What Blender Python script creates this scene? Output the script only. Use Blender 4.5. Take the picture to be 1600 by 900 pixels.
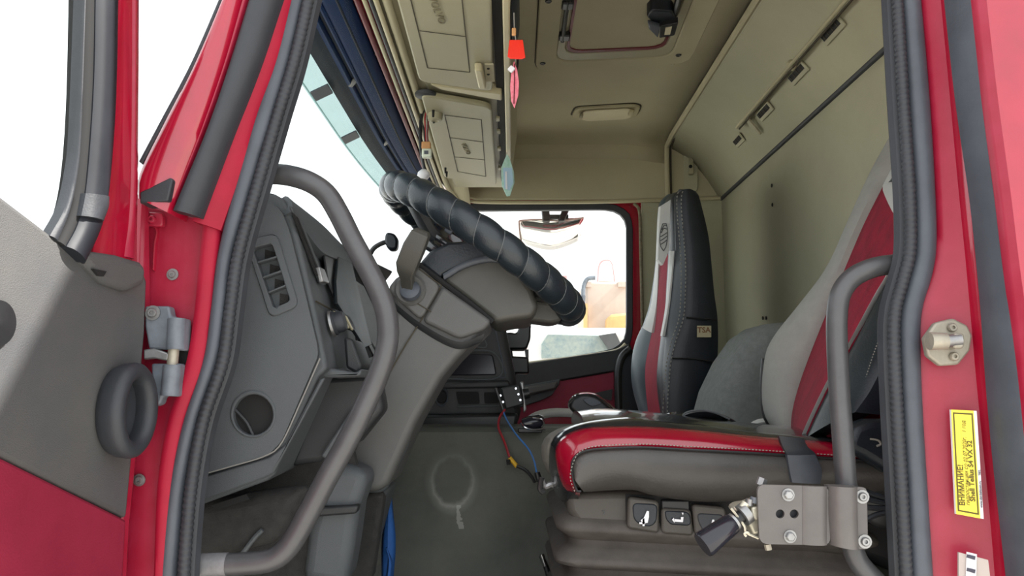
import bpy, bmesh, math, random
from mathutils import Vector, Matrix

for o in list(bpy.data.objects):
    bpy.data.objects.remove(o)
scn = bpy.context.scene
COL = scn.collection
random.seed(4)

# ------------------------------------------------------------------ camera
FPX = 1232.0
TH = math.radians(7.35)
CZ = 1.75
CAM = Vector((0, 0, CZ))
cd = bpy.data.cameras.new('camera')
cam = bpy.data.objects.new('camera', cd)
COL.objects.link(cam)
cd.sensor_width = 36
cd.lens = FPX / 1600 * 36
cd.clip_start = 0.02
cam.location = CAM
cam.rotation_euler = (math.pi / 2 + TH, 0, 0)
scn.camera = cam

# ------------------------------------------------------------------ light
w = bpy.data.worlds.new('overcast_sky')
scn.world = w
w.use_nodes = True
bg = w.node_tree.nodes['Background']
bg.inputs[0].default_value = (0.93, 0.97, 1.0, 1)
bg.inputs[1].default_value = 1.15
sd = bpy.data.lights.new('sun', 'SUN')
sd.energy = 6.5
sd.angle = math.radians(0.53)
sd.color = (1.0, 0.96, 0.9)
sun = bpy.data.objects.new('sun', sd)
COL.objects.link(sun)
sun.location = (6, 3, 9)
SUN_TO = Vector((0.72, -0.05, 0.69)).normalized()
sun.rotation_euler = SUN_TO.to_track_quat('Z', 'Y').to_euler()
scn.view_settings.view_transform = 'Standard'
scn.view_settings.look = 'None'
scn.view_settings.gamma = 1
scn.view_settings.use_curve_mapping = False
scn.view_settings.exposure = 0.95
scn.cycles.max_bounces = 10
scn.cycles.diffuse_bounces = 5
scn.cycles.transparent_max_bounces = 16

# ------------------------------------------------------------------ helpers: points
def V(x, y, z):
    return Vector((x, y, CZ + z))
def ray(px, py):
    u = (px - 800) / FPX
    v = (450 - py) / FPX
    return Vector((u, math.cos(TH) - v * math.sin(TH), math.sin(TH) + v * math.cos(TH)))
def at(px, py, Y):
    d = ray(px, py)
    return CAM + d * (Y / d.y)
def onz(px, py, z):
    d = ray(px, py)
    return CAM + d * (z / d.z)
def on(px, py, p0, n):
    d = ray(px, py)
    return CAM + d * ((p0 - CAM).dot(n) / d.dot(n))
def P(pts, Y):
    return [at(p[0], p[1], p[2] if len(p) > 2 else Y) for p in pts]

def crom(pts, n, closed=False):
    """arc-length resampled catmull-rom"""
    pts = [Vector(p) for p in pts]
    N = len(pts)
    dense = []
    segs = N if closed else N - 1
    for i in range(segs):
        p1 = pts[i]; p2 = pts[(i + 1) % N]
        p0 = pts[i - 1] if (i > 0 or closed) else p1 * 2 - p2
        p3 = pts[(i + 2) % N] if (i + 2 < N or closed) else p2 * 2 - p1
        for k in range(12):
            t = k / 12
            dense.append(0.5 * (2 * p1 + (p2 - p0) * t + (2 * p0 - 5 * p1 + 4 * p2 - p3) * t * t + (3 * p1 - p0 - 3 * p2 + p3) * t ** 3))
    dense.append(pts[0].copy() if closed else pts[-1])
    return resample(dense, n + 1 if closed else n)[:n]

def resample(pts, n):
    L = [0]
    for a, b in zip(pts, pts[1:]):
        L.append(L[-1] + (b - a).length)
    out = []; j = 0
    for i in range(n):
        s = L[-1] * i / (n - 1)
        while j < len(L) - 2 and L[j + 1] < s:
            j += 1
        d = L[j + 1] - L[j]
        out.append(pts[j].lerp(pts[j + 1], (s - L[j]) / d if d > 1e-9 else 0))
    return out

# ------------------------------------------------------------------ helpers: materials
def lin(c):
    c = c / 255
    return c / 12.92 if c <= 0.04045 else ((c + 0.055) / 1.055) ** 2.4
def rgb(c):
    return (lin(c[0]), lin(c[1]), lin(c[2]), 1)

def mat(name, col, rough=0.5, metal=0, var=0.12, vscale=9, bump=0.0, bscale=400, col2=None, coat=0, spec=0.5, sheen=0, stretch=None):
    m = bpy.data.materials.new(name)
    m.use_nodes = True
    nt = m.node_tree
    b = nt.nodes['Principled BSDF']
    b.inputs['Roughness'].default_value = rough
    b.inputs['Metallic'].default_value = metal
    b.inputs['Specular IOR Level'].default_value = spec
    b.inputs['Coat Weight'].default_value = coat
    b.inputs['Coat Roughness'].default_value = 0.06
    if sheen:
        b.inputs['Sheen Weight'].default_value = sheen
    tc = nt.nodes.new('ShaderNodeTexCoord')
    mp = nt.nodes.new('ShaderNodeMapping')
    nt.links.new(tc.outputs['Object'], mp.inputs[0])
    if stretch:
        mp.inputs['Scale'].default_value = stretch
    n1 = nt.nodes.new('ShaderNodeTexNoise')
    n1.inputs['Scale'].default_value = vscale
    n1.inputs['Detail'].default_value = 6
    n1.inputs['Roughness'].default_value = 0.65
    nt.links.new(mp.outputs[0], n1.inputs['Vector'])
    ramp = nt.nodes.new('ShaderNodeValToRGB')
    c = rgb(col)
    if col2 is None:
        lo = tuple(x * (1 - var) for x in c[:3]) + (1,)
        hi = tuple(min(1, x * (1 + var) + var * 0.01) for x in c[:3]) + (1,)
    else:
        lo = c; hi = rgb(col2)
    ramp.color_ramp.elements[0].position = 0.32
    ramp.color_ramp.elements[1].position = 0.70
    ramp.color_ramp.elements[0].color = lo
    ramp.color_ramp.elements[1].color = hi
    nt.links.new(n1.outputs[0], ramp.inputs[0])
    nt.links.new(ramp.outputs[0], b.inputs['Base Color'])
    rr = nt.nodes.new('ShaderNodeMapRange')
    rr.inputs['To Min'].default_value = max(0.02, rough - 0.08)
    rr.inputs['To Max'].default_value = min(1, rough + 0.08)
    nt.links.new(n1.outputs[0], rr.inputs[0])
    nt.links.new(rr.outputs[0], b.inputs['Roughness'])
    if bump:
        n2 = nt.nodes.new('ShaderNodeTexNoise')
        n2.inputs['Scale'].default_value = bscale
        n2.inputs['Detail'].default_value = 3
        nt.links.new(mp.outputs[0], n2.inputs['Vector'])
        bp = nt.nodes.new('ShaderNodeBump')
        bp.inputs['Strength'].default_value = bump
        bp.inputs['Distance'].default_value = 0.003
        nt.links.new(n2.outputs[0], bp.inputs['Height'])
        nt.links.new(bp.outputs[0], b.inputs['Normal'])
    return m

def glass_mat(name, tint, gloss=0.06, dust=0.0, dustcol=(200, 200, 190)):
    m = bpy.data.materials.new(name)
    m.use_nodes = True
    nt = m.node_tree
    nt.nodes.clear()
    out = nt.nodes.new('ShaderNodeOutputMaterial')
    tr = nt.nodes.new('ShaderNodeBsdfTransparent')
    tr.inputs[0].default_value = tint + (1,)
    gl = nt.nodes.new('ShaderNodeBsdfGlossy')
    gl.inputs['Roughness'].default_value = 0.02
    mx = nt.nodes.new('ShaderNodeMixShader')
    mx.inputs[0].default_value = gloss
    nt.links.new(tr.outputs[0], mx.inputs[1])
    nt.links.new(gl.outputs[0], mx.inputs[2])
    last = mx
    if dust:
        tc = nt.nodes.new('ShaderNodeTexCoord')
        ns = nt.nodes.new('ShaderNodeTexNoise')
        ns.inputs['Scale'].default_value = 6
        ns.inputs['Detail'].default_value = 8
        nt.links.new(tc.outputs['Object'], ns.inputs['Vector'])
        mr = nt.nodes.new('ShaderNodeMapRange')
        mr.inputs['From Min'].default_value = 0.35
        mr.inputs['From Max'].default_value = 0.8
        mr.inputs['To Max'].default_value = dust
        nt.links.new(ns.outputs[0], mr.inputs[0])
        df = nt.nodes.new('ShaderNodeBsdfDiffuse')
        df.inputs[0].default_value = rgb(dustcol)
        m2 = nt.nodes.new('ShaderNodeMixShader')
        nt.links.new(mr.outputs[0], m2.inputs[0])
        nt.links.new(mx.outputs[0], m2.inputs[1])
        nt.links.new(df.outputs[0], m2.inputs[2])
        last = m2
    nt.links.new(last.outputs[0], out.inputs[0])
    return m

M = {}
M['red'] = mat('red_paint', (158, 9, 42), 0.25, var=0.15, vscale=7, coat=0.9)
M['red_dusty'] = mat('dusty_red_paint', (146, 11, 42), 0.42, vscale=26, col2=(156, 30, 58), coat=0.12)
M['red_panel'] = mat('burgundy_door_panel', (132, 22, 50), 0.6, var=0.12, bump=0.15)
M['rubber'] = mat('grey_rubber', (70, 75, 83), 0.5, var=0.16, vscale=14, bump=0.1, bscale=200)
M['rubber_dark'] = mat('dark_rubber', (44, 47, 52), 0.55, var=0.2, bump=0.1)
M['dash'] = mat('grey_dash_plastic', (74, 78, 81), 0.6, var=0.08, vscale=5, bump=0.35, bscale=900)
M['dash_dark'] = mat('dark_dash_plastic', (36, 38, 40), 0.5, var=0.15, bump=0.2, bscale=700)
M['door_grey'] = mat('grey_door_trim', (74, 75, 77), 0.65, vscale=7, col2=(84, 83, 81), bump=0.35, bscale=700)
M['column'] = mat('column_plastic', (80, 80, 79), 0.5, var=0.08, bump=0.2, bscale=800)
M['shroud'] = mat('shroud_plastic', (68, 67, 62), 0.42, var=0.1, bump=0.15, bscale=800)
M['black'] = mat('black_plastic', (26, 27, 29), 0.4, var=0.2)
M['black_matt'] = mat('matt_black', (16, 16, 17), 0.8, var=0.2)
M['tube'] = mat('painted_tube', (66, 66, 68), 0.38, var=0.12, vscale=30, bump=0.05, spec=0.6)
M['bracket'] = mat('bracket_paint', (92, 88, 86), 0.4, var=0.1, vscale=30)
M['ceil'] = mat('beige_headliner', (170, 164, 136), 0.85, var=0.06, vscale=4, bump=0.25, bscale=500)
M['wall'] = mat('beige_wall_trim', (160, 158, 134), 0.8, vscale=3, col2=(172, 170, 144), bump=0.25, bscale=500)
M['locker'] = mat('beige_locker_plastic', (150, 146, 120), 0.5, var=0.04, bump=0.1, bscale=800)
M['rail'] = mat('cream_rail', (176, 168, 136), 0.45, var=0.06)
M['line'] = mat('groove_shadow_gap', (60, 54, 40), 0.8)
M['mat'] = None
M['carpet'] = mat('black_carpet', (44, 43, 42), 0.95, var=0.3, vscale=60, bump=0.6, bscale=500)
M['vinyl'] = mat('black_vinyl', (28, 30, 33), 0.22, var=0.2, coat=0.8)
M['wheelcover'] = mat('padded_black_leather', (30, 38, 44), 0.33, var=0.2, bump=0.18, bscale=350)
M['lace'] = mat('grey_lace', (84, 87, 88), 0.7)
M['vinyl_side'] = mat('worn_grey_vinyl', (58, 56, 54), 0.4, vscale=12, col2=(70, 67, 64), bump=0.15, bscale=300)
M['vinyl_red'] = mat('red_vinyl', (142, 6, 36), 0.22, var=0.1, coat=1.0)
M['cloth_red'] = mat('red_velour', (122, 12, 38), 0.85, vscale=40, col2=(158, 22, 52), bump=0.5, bscale=250, stretch=(1, 1, 0.3))
M['cloth_light'] = mat('light_grey_cloth', (158, 158, 152), 0.85, var=0.08, vscale=20, bump=0.3, bscale=500)
M['cloth_white'] = mat('white_vinyl', (205, 206, 202), 0.5, var=0.05)
M['cloth_grey'] = mat('grey_cloth', (112, 116, 114), 0.9, vscale=60, col2=(130, 134, 132), bump=0.5, bscale=500)
M['cloth_taupe'] = mat('taupe_cloth', (112, 109, 102), 0.9, var=0.12, vscale=60, bump=0.4, bscale=600)
M['leather_blue'] = mat('blue_black_leather', (22, 29, 37), 0.42, var=0.2, bump=0.2, bscale=300)
M['leather_slate'] = mat('slate_leather', (26, 34, 41), 0.45, var=0.15, bump=0.15, bscale=300)
M['leather_teal'] = mat('grey_teal_leather', (62, 76, 83), 0.38, var=0.15, bump=0.15, bscale=300)
M['thread'] = mat('pale_thread', (140, 138, 130), 0.8)
M['chrome'] = mat('chrome', (210, 210, 212), 0.12, metal=1, var=0.03)
M['steel'] = mat('worn_steel', (150, 150, 150), 0.42, metal=0.8, vscale=40, var=0.2)
M['zinc'] = mat('zinc_plate', (158, 152, 138), 0.48, metal=0.4, vscale=25, var=0.2)
M['hinge'] = mat('grey_hinge_paint', (98, 104, 112), 0.4, vscale=30, var=0.25)
M['bellows'] = mat('dusty_bellows', (66, 61, 57), 0.75, vscale=18, col2=(84, 79, 74), bump=0.2, bscale=300)
M['brown_plastic'] = mat('dusty_brown_plastic', (70, 66, 61), 0.6, var=0.12, vscale=14, bump=0.2)
M['knob'] = mat('glossy_knob', (36, 36, 44), 0.18, var=0.1)
M['alloy'] = mat('cast_alloy', (196, 190, 172), 0.4, metal=0.6, vscale=50, var=0.2)
M['yellow'] = mat('yellow_sticker', (244, 222, 70), 0.5, var=0.05)
M['olive_ink'] = mat('olive_ink', (88, 78, 14), 0.6)
M['white'] = mat('white_label', (226, 226, 230), 0.5, var=0.04)
M['label_grey'] = mat('grey_foil_label', (176, 164, 158), 0.45, var=0.08)
M['ink'] = mat('dark_ink', (62, 60, 74), 0.6)
M['blue_strap'] = mat('blue_webbing', (36, 88, 156), 0.7, var=0.2, bump=0.3, bscale=300)
M['wire_red'] = mat('red_wire', (150, 30, 40), 0.45)
M['wire_blue'] = mat('blue_wire', (60, 120, 190), 0.4)
M['wire_yellow'] = mat('yellow_wire', (206, 160, 30), 0.5)
M['orange'] = mat('red_orange_tag', (232, 44, 20), 0.4, var=0.06)
M['pink'] = mat('pink_tag', (222, 92, 120), 0.5, vscale=120, col2=(236, 150, 160))
M['mint'] = mat('mint_tag', (150, 196, 176), 0.45, vscale=60, col2=(196, 222, 214))
M['pale_blue'] = mat('pale_blue_print', (168, 200, 220), 0.4)
M['navy_visor'] = mat('dark_blue_visor', (10, 34, 70), 0.6, vscale=5, col2=(16, 42, 78), spec=0.08)
M['navy_fold'] = mat('dark_visor_moulding', (28, 36, 46), 0.6, var=0.2, spec=0.08)
M['teal'] = glass_mat('teal_acrylic', (0.56, 0.63, 0.615), 0.01, 0.06, (170, 190, 188))
M['red_inner'] = mat('matt_red_paint', (150, 10, 42), 0.55, var=0.15, vscale=9, spec=0.3)
M['door_rubber'] = mat('black_door_rubber', (30, 33, 39), 0.5, var=0.15, vscale=14, spec=0.3)
M['gauge'] = mat('blue_grey_gauge_panel', (24, 30, 34), 0.5, var=0.1, spec=0.3)
M['tab_print'] = mat('brown_tab_print', (120, 84, 50), 0.7)
M['glass'] = glass_mat('clear_glass', (0.97, 0.985, 0.98), 0.006)
M['glass_dusty'] = glass_mat('dusty_glass', (0.97, 0.985, 0.98), 0.01, 0.08)
M['lamp_lens'] = mat('cloudy_lamp_lens', (214, 206, 176), 0.25, var=0.05)
M['led'] = mat('wood_connector', (190, 140, 90), 0.6)
M['clear_plug'] = mat('pale_plug', (206, 214, 196), 0.3)
M['ground'] = mat('dusty_ground', (190, 186, 178), 0.95, var=0.12, vscale=1.2, bump=0.3, bscale=20)
M['tan'] = mat('tan_machine_paint', (190, 172, 160), 0.6, var=0.06)
M['white_body'] = mat('white_body_paint', (232, 232, 228), 0.35, var=0.03)
M['wind'] = mat('pale_windscreen', (128, 150, 152), 0.3, vscale=30, col2=(168, 178, 168))
M['amber'] = mat('amber_paint', (205, 168, 110), 0.5)
M['burg'] = mat('burgundy_trim', (96, 22, 34), 0.5)
M['mirror'] = mat('convex_mirror', (225, 222, 218), 0.05, metal=1, var=0.02)
M['plate_dust'] = mat('dusty_seam', (128, 126, 122), 0.8)
M['emboss_shade'] = mat('letter_relief_shade', (112, 106, 82), 0.6)  # darker tint stands in for relief shading on the raised letters
M['worn'] = mat('worn_tube_paint', (112, 112, 114), 0.5, vscale=30, var=0.3)
M['rose'] = mat('faded_rose_paint', (200, 150, 150), 0.5)
M['felt'] = mat('beige_felt_seal', (122, 112, 92), 0.95, vscale=80, var=0.3, bump=0.6, bscale=300)

# ------------------------------------------------------------------ helpers: objects
ORG = {}
def origin(o):
    return ORG.get(o.name, Vector((0, 0, 0))) if o else Vector((0, 0, 0))

def tag(o, label, cat, group=None):
    o['label'] = label
    o['category'] = cat
    if group:
        o['group'] = group
    return o

def thing(name, label, cat, loc, group=None):
    o = bpy.data.objects.new(name, None)
    o.empty_display_size = 0.05
    COL.objects.link(o)
    o.location = loc
    ORG[o.name] = Vector(loc)
    return tag(o, label, cat, group)

def struct(name, label=None):
    o = bpy.data.objects.new(name, None)
    COL.objects.link(o)
    ORG[o.name] = Vector((0, 0, 0))
    o['kind'] = 'structure'
    if label:
        o['label'] = label
    return o

def put(name, bm, m, parent=None, smooth=True, bevel=0, solid=0, sub=0, seg=2, label=None, base=True, angle=40):
    bmesh.ops.remove_doubles(bm, verts=bm.verts, dist=1e-6)
    bmesh.ops.recalc_face_normals(bm, faces=bm.faces)
    if parent:
        org = origin(parent)
    elif base:
        lo = Vector((min(v.co.x for v in bm.verts), min(v.co.y for v in bm.verts), min(v.co.z for v in bm.verts)))
        hi = Vector((max(v.co.x for v in bm.verts), max(v.co.y for v in bm.verts), 0))
        org = Vector(((lo.x + hi.x) / 2, (lo.y + hi.y) / 2, lo.z))
    else:
        org = Vector((0, 0, 0))
    for v in bm.verts:
        v.co -= org
    me = bpy.data.meshes.new(name)
    bm.to_mesh(me)
    bm.free()
    me.materials.append(M[m] if isinstance(m, str) else m)
    if smooth:
        me.shade_smooth()
        me.set_sharp_from_angle(angle=math.radians(angle))
    o = bpy.data.objects.new(name, me)
    COL.objects.link(o)
    if parent:
        o.parent = parent
    else:
        o.location = org
    ORG[o.name] = org
    if solid:
        md = o.modifiers.new('solid', 'SOLIDIFY'); md.thickness = solid; md.offset = 0
    if bevel:
        md = o.modifiers.new('bevel', 'BEVEL'); md.width = bevel; md.segments = seg; md.limit_method = 'ANGLE'; md.angle_limit = math.radians(35)
        md.use_clamp_overlap = True
        if smooth:
            me.set_sharp_from_angle(angle=math.radians(60))
    if sub:
        md = o.modifiers.new('sub', 'SUBSURF'); md.levels = sub; md.render_levels = sub
    if label:
        o['label'] = label
    return o

def add_prism(bm, poly, vec):
    a = [bm.verts.new(p) for p in poly]
    b = [bm.verts.new(p + vec) for p in poly]
    bm.faces.new(a)
    bm.faces.new(list(reversed(b)))
    n = len(poly)
    for i in range(n):
        bm.faces.new((a[i], a[(i + 1) % n], b[(i + 1) % n], b[i]))
def prism(poly, vec):
    bm = bmesh.new(); add_prism(bm, poly, Vector(vec)); return bm

def holed(poly, holes, vec):
    bm = bmesh.new()
    es = []
    for loop in [poly] + holes:
        vs = [bm.verts.new(p) for p in loop]
        for i in range(len(vs)):
            es.append(bm.edges.new((vs[i], vs[(i + 1) % len(vs)])))
    bmesh.ops.triangle_fill(bm, edges=es, use_beauty=True)
    r = bmesh.ops.extrude_face_region(bm, geom=list(bm.faces))
    for e in r['geom']:
        if isinstance(e, bmesh.types.BMVert):
            e.co += Vector(vec)
    return bm

def add_loft(bm, rings, closed=True, caps=True, loop=False):
    R = [[bm.verts.new(p) for p in r] for r in rings]
    n = len(R[0])
    rng = range(len(R)) if loop else range(len(R) - 1)
    for i in rng:
        A = R[i]; B = R[(i + 1) % len(R)]
        for j in range(n if closed else n - 1):
            bm.faces.new((A[j], A[(j + 1) % n], B[(j + 1) % n], B[j]))
    if caps and closed and not loop:
        bm.faces.new(R[0]); bm.faces.new(list(reversed(R[-1])))
def loft(rings, closed=True, caps=True, loop=False):
    bm = bmesh.new(); add_loft(bm, rings, closed, caps, loop); return bm

def frames(path):
    out = []
    up = Vector((0, 0, 1))
    n = len(path)
    for i in range(n):
        t = (path[min(i + 1, n - 1)] - path[max(i - 1, 0)]).normalized()
        if i == 0:
            u = t.cross(up)
            if u.length < 1e-3:
                u = t.cross(Vector((0, 1, 0)))
            u.normalize()
        else:
            u = out[-1][1] - t * out[-1][1].dot(t)
            u.normalize()
        out.append((t, u, t.cross(u)))
    return out

def add_tube(bm, path, r, n=12, caps=True):
    fr = frames(path)
    rings = []
    for i, p in enumerate(path):
        rr = r[i] if isinstance(r, (list, tuple)) else r
        t, u, v = fr[i]
        rings.append([p + (u * math.cos(2 * math.pi * k / n) + v * math.sin(2 * math.pi * k / n)) * rr for k in range(n)])
    add_loft(bm, rings, True, caps)
def tube(ctrl, r, n=12, res=40, smooth=True):
    bm = bmesh.new()
    add_tube(bm, crom(ctrl, res) if smooth else [Vector(c) for c in ctrl], r, n)
    return bm

def add_lathe(bm, base, axis, prof, n=24):
    """prof: list of (radius, distance along axis)"""
    ax = Vector(axis).normalized()
    u = ax.cross(Vector((0, 0, 1)))
    if u.length < 1e-3:
        u = ax.cross(Vector((1, 0, 0)))
    u.normalize(); v = ax.cross(u)
    rings = []
    for r, h in prof:
        rings.append([Vector(base) + ax * h + (u * math.cos(2 * math.pi * k / n) + v * math.sin(2 * math.pi * k / n)) * max(r, 1e-5) for k in range(n)])
    add_loft(bm, rings)
def lathe(base, axis, prof, n=24):
    bm = bmesh.new(); add_lathe(bm, base, axis, prof, n); return bm

def add_box(bm, c, s, rot=None):
    m = Matrix.Translation(Vector(c)) @ ((rot or Matrix.Identity(3)).to_4x4()) @ Matrix.Diagonal((s[0], s[1], s[2], 1))
    bmesh.ops.create_cube(bm, size=1, matrix=m)
def box(c, s, rot=None):
    bm = bmesh.new(); add_box(bm, c, s, rot); return bm

def strip(A, B, n=40, m=7, bulge=0.0, bvec=(0, -1, 0), smooth=True, shape=1.0):
    """bulged band between two edge curves"""
    A = crom(A, n) if smooth else resample([Vector(p) for p in A], n)
    B = crom(B, n) if smooth else resample([Vector(p) for p in B], n)
    bv = Vector(bvec)
    rows = []
    for a, b in zip(A, B):
        rows.append([a.lerp(b, k / (m - 1)) + bv * bulge * (math.sin(math.pi * k / (m - 1)) ** shape) for k in range(m)])
    return loft(rows, closed=False)

def bar_strip(A, B, n=40, m=7, bulge=0.006, thick=0.012, bvec=(0, -1, 0), smooth=True):
    """closed solid band: bulged face, flat back at thick behind"""
    A = crom(A, n) if smooth else resample([Vector(p) for p in A], n)
    B = crom(B, n) if smooth else resample([Vector(p) for p in B], n)
    bv = Vector(bvec)
    rings = []
    for a, b in zip(A, B):
        r = [a.lerp(b, k / (m - 1)) + bv * bulge * math.sqrt(max(0, math.sin(math.pi * k / (m - 1)))) for k in range(m)]
        r += [b - bv * thick, a - bv * thick]
        rings.append(r)
    return loft(rings)

def ringpoly(outer, inner, vec, n=64):
    """solid frame between two closed loops"""
    if len(outer) == n and len(inner) == n:
        o, i = outer, inner
    else:
        o = resample(outer + [outer[0]], n + 1)[:n]
        i = resample(inner + [inner[0]], n + 1)[:n]
    vec = Vector(vec)
    rings = [[a, b, b + vec, a + vec] for a, b in zip(o, i)]
    return loft(rings, loop=True)

def rounded(poly, r, k=5):
    """round polygon corners (3d planar)"""
    out = []
    n = len(poly)
    for i in range(n):
        p = poly[i]; a = poly[i - 1]; b = poly[(i + 1) % n]
        da = a - p; db = b - p
        rr = min(r, da.length * 0.45, db.length * 0.45)
        s = p + da.normalized() * rr; e = p + db.normalized() * rr
        for j in range(k + 1):
            t = j / k
            out.append(s * (1 - t) ** 2 + p * 2 * t * (1 - t) + e * t * t)
    return out

def text(name, body, pos, right, up, size, m, parent, extrude=0.0004, align='LEFT', label=None, shear=0, bold=0, wide=1.0):
    cu = bpy.data.curves.new(name, 'FONT')
    cu.body = body; cu.size = size; cu.extrude = extrude; cu.align_x = align; cu.align_y = 'CENTER'
    cu.shear = shear; cu.offset = bold; cu.resolution_u = 3
    t = bpy.data.objects.new(name, cu)
    COL.objects.link(t)
    dg = bpy.context.evaluated_depsgraph_get()
    me = bpy.data.meshes.new_from_object(t.evaluated_get(dg))
    bpy.data.objects.remove(t)
    r = Vector(right).normalized(); u = Vector(up); u = (u - r * u.dot(r)).normalized(); nn = r.cross(u)
    mt = Matrix(((r.x, u.x, nn.x, 0), (r.y, u.y, nn.y, 0), (r.z, u.z, nn.z, 0), (0, 0, 0, 1)))
    me.transform(Matrix.Diagonal((wide, 1, 1, 1)))
    me.transform(Matrix.Translation(Vector(pos) - origin(parent)) @ mt)
    me.materials.clear(); me.materials.append(M[m])
    o = bpy.data.objects.new(name, me)
    COL.objects.link(o)
    o.parent = parent
    ORG[o.name] = origin(parent)
    if label:
        o['label'] = label
    return o

def screw(name, p, axis, r, m, parent, socket=True, washer=None, label=None):
    """hex-socket or pan head screw as one part with its washer"""
    ax = Vector(axis).normalized()
    prof = [(0, -0.004)]
    if washer:
        prof = [(0, 0), (washer, 0), (washer, 0.0015), (r, 0.0016)]
    else:
        prof = [(0, 0), (r, 0)]
    prof += [(r, r * 0.55), (r * 0.8, r * 0.8), (r * 0.42, r * 0.8)]
    if socket:
        prof += [(r * 0.4, r * 0.25), (0, r * 0.25)]
    else:
        prof += [(0, r * 0.82)]
    return put(name, lathe(p, ax, prof, 14), m, parent, label=label)

# stained rubber floor mat: worn with one pale ring and drip
def floor_mat():
    m = mat('dusty_rubber_mat', (76, 79, 73), 0.8, vscale=5, col2=(100, 101, 94), bump=0.3, bscale=300)
    nt = m.node_tree
    b = nt.nodes['Principled BSDF']
    base = b.inputs['Base Color'].links[0].from_socket
    tc = nt.nodes['Texture Coordinate']
    c = at(707, 752, 1.97)
    cr = nt.nodes.new('ShaderNodeVectorMath'); cr.operation = 'SUBTRACT'
    cr.inputs[1].default_value = c
    nt.links.new(tc.outputs['Object'], cr.inputs[0])
    ml = nt.nodes.new('ShaderNodeVectorMath'); ml.operation = 'MULTIPLY'
    ml.inputs[1].default_value = (1.22, 0, 1.0)
    nt.links.new(cr.outputs[0], ml.inputs[0])
    ns = nt.nodes.new('ShaderNodeTexNoise'); ns.inputs['Scale'].default_value = 40; ns.inputs['Detail'].default_value = 6
    nt.links.new(tc.outputs['Object'], ns.inputs['Vector'])
    ln = nt.nodes.new('ShaderNodeVectorMath'); ln.operation = 'LENGTH'
    nt.links.new(ml.outputs[0], ln.inputs[0])
    ad = nt.nodes.new('ShaderNodeMath'); ad.operation = 'MULTIPLY_ADD'
    ad.inputs[1].default_value = 0.018; 
    nt.links.new(ns.outputs[0], ad.inputs[0]); nt.links.new(ln.outputs['Value'], ad.inputs[2])
    rp = nt.nodes.new('ShaderNodeValToRGB')
    e = rp.color_ramp.elements
    e[0].position = 0.060; e[0].color = (0.02, 0.02, 0.02, 1)
    e[1].position = 0.092; e[1].color = (0, 0, 0, 1)
    x = e.new(0.070); x.color = (0.34, 0.34, 0.34, 1)
    x = e.new(0.076); x.color = (0.14, 0.14, 0.14, 1)
    nt.links.new(ad.outputs[0], rp.inputs[0])
    # stronger towards the lower left of the ring
    sx = nt.nodes.new('ShaderNodeSeparateXYZ'); nt.links.new(cr.outputs[0], sx.inputs[0])
    wz = nt.nodes.new('ShaderNodeMapRange'); wz.inputs['From Min'].default_value = 0.08; wz.inputs['From Max'].default_value = -0.07
    wz.inputs['To Min'].default_value = 0.12; wz.inputs['To Max'].default_value = 1.25
    nt.links.new(sx.outputs['Z'], wz.inputs[0])
    k = nt.nodes.new('ShaderNodeMath'); k.operation = 'MULTIPLY'
    nt.links.new(rp.outputs[0], k.inputs[0]); nt.links.new(wz.outputs[0], k.inputs[1])
    # drip
    dx = nt.nodes.new('ShaderNodeMath'); dx.operation = 'MULTIPLY_ADD'; dx.inputs[1].default_value = 0.05
    nt.links.new(ns.outputs[0], dx.inputs[0]); nt.links.new(sx.outputs['X'], dx.inputs[2])
    da = nt.nodes.new('ShaderNodeMath'); da.operation = 'SUBTRACT'; da.inputs[1].default_value = 0.044
    nt.links.new(dx.outputs[0], da.inputs[0])
    db = nt.nodes.new('ShaderNodeMath'); db.operation = 'ABSOLUTE'; nt.links.new(da.outputs[0], db.inputs[0])
    dc = nt.nodes.new('ShaderNodeMath'); dc.operation = 'LESS_THAN'; dc.inputs[1].default_value = 0.0048
    nt.links.new(db.outputs[0], dc.inputs[0])
    dz = nt.nodes.new('ShaderNodeMath'); dz.operation = 'ADD'; dz.inputs[1].default_value = 0.084
    nt.links.new(sx.outputs['Z'], dz.inputs[0])
    de = nt.nodes.new('ShaderNodeMath'); de.operation = 'ABSOLUTE'; nt.links.new(dz.outputs[0], de.inputs[0])
    df = nt.nodes.new('ShaderNodeMath'); df.operation = 'LESS_THAN'; df.inputs[1].default_value = 0.027
    nt.links.new(de.outputs[0], df.inputs[0])
    dg = nt.nodes.new('ShaderNodeMath'); dg.operation = 'MULTIPLY'
    nt.links.new(dc.outputs[0], dg.inputs[0]); nt.links.new(df.outputs[0], dg.inputs[1])
    dh = nt.nodes.new('ShaderNodeMath'); dh.operation = 'MULTIPLY_ADD'; dh.inputs[1].default_value = 0.4; dh.use_clamp = True
    nt.links.new(dg.outputs[0], dh.inputs[0]); nt.links.new(k.outputs[0], dh.inputs[2])
    mx = nt.nodes.new('ShaderNodeMixRGB'); mx.inputs[2].default_value = rgb((196, 196, 190))
    nt.links.new(dh.outputs[0], mx.inputs[0]); nt.links.new(base, mx.inputs[1])
    nt.links.new(mx.outputs[0], b.inputs['Base Color'])
    return m
M['mat'] = floor_mat()

# ================================================================== SETTING
g = put('ground', box((0, 12, -0.05), (60, 60, 0.1)), 'ground', base=False)
g['kind'] = 'structure'

YF = 3.32      # inner face of the passenger side
YN = 1.12      # plane of the driver's door opening

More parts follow.
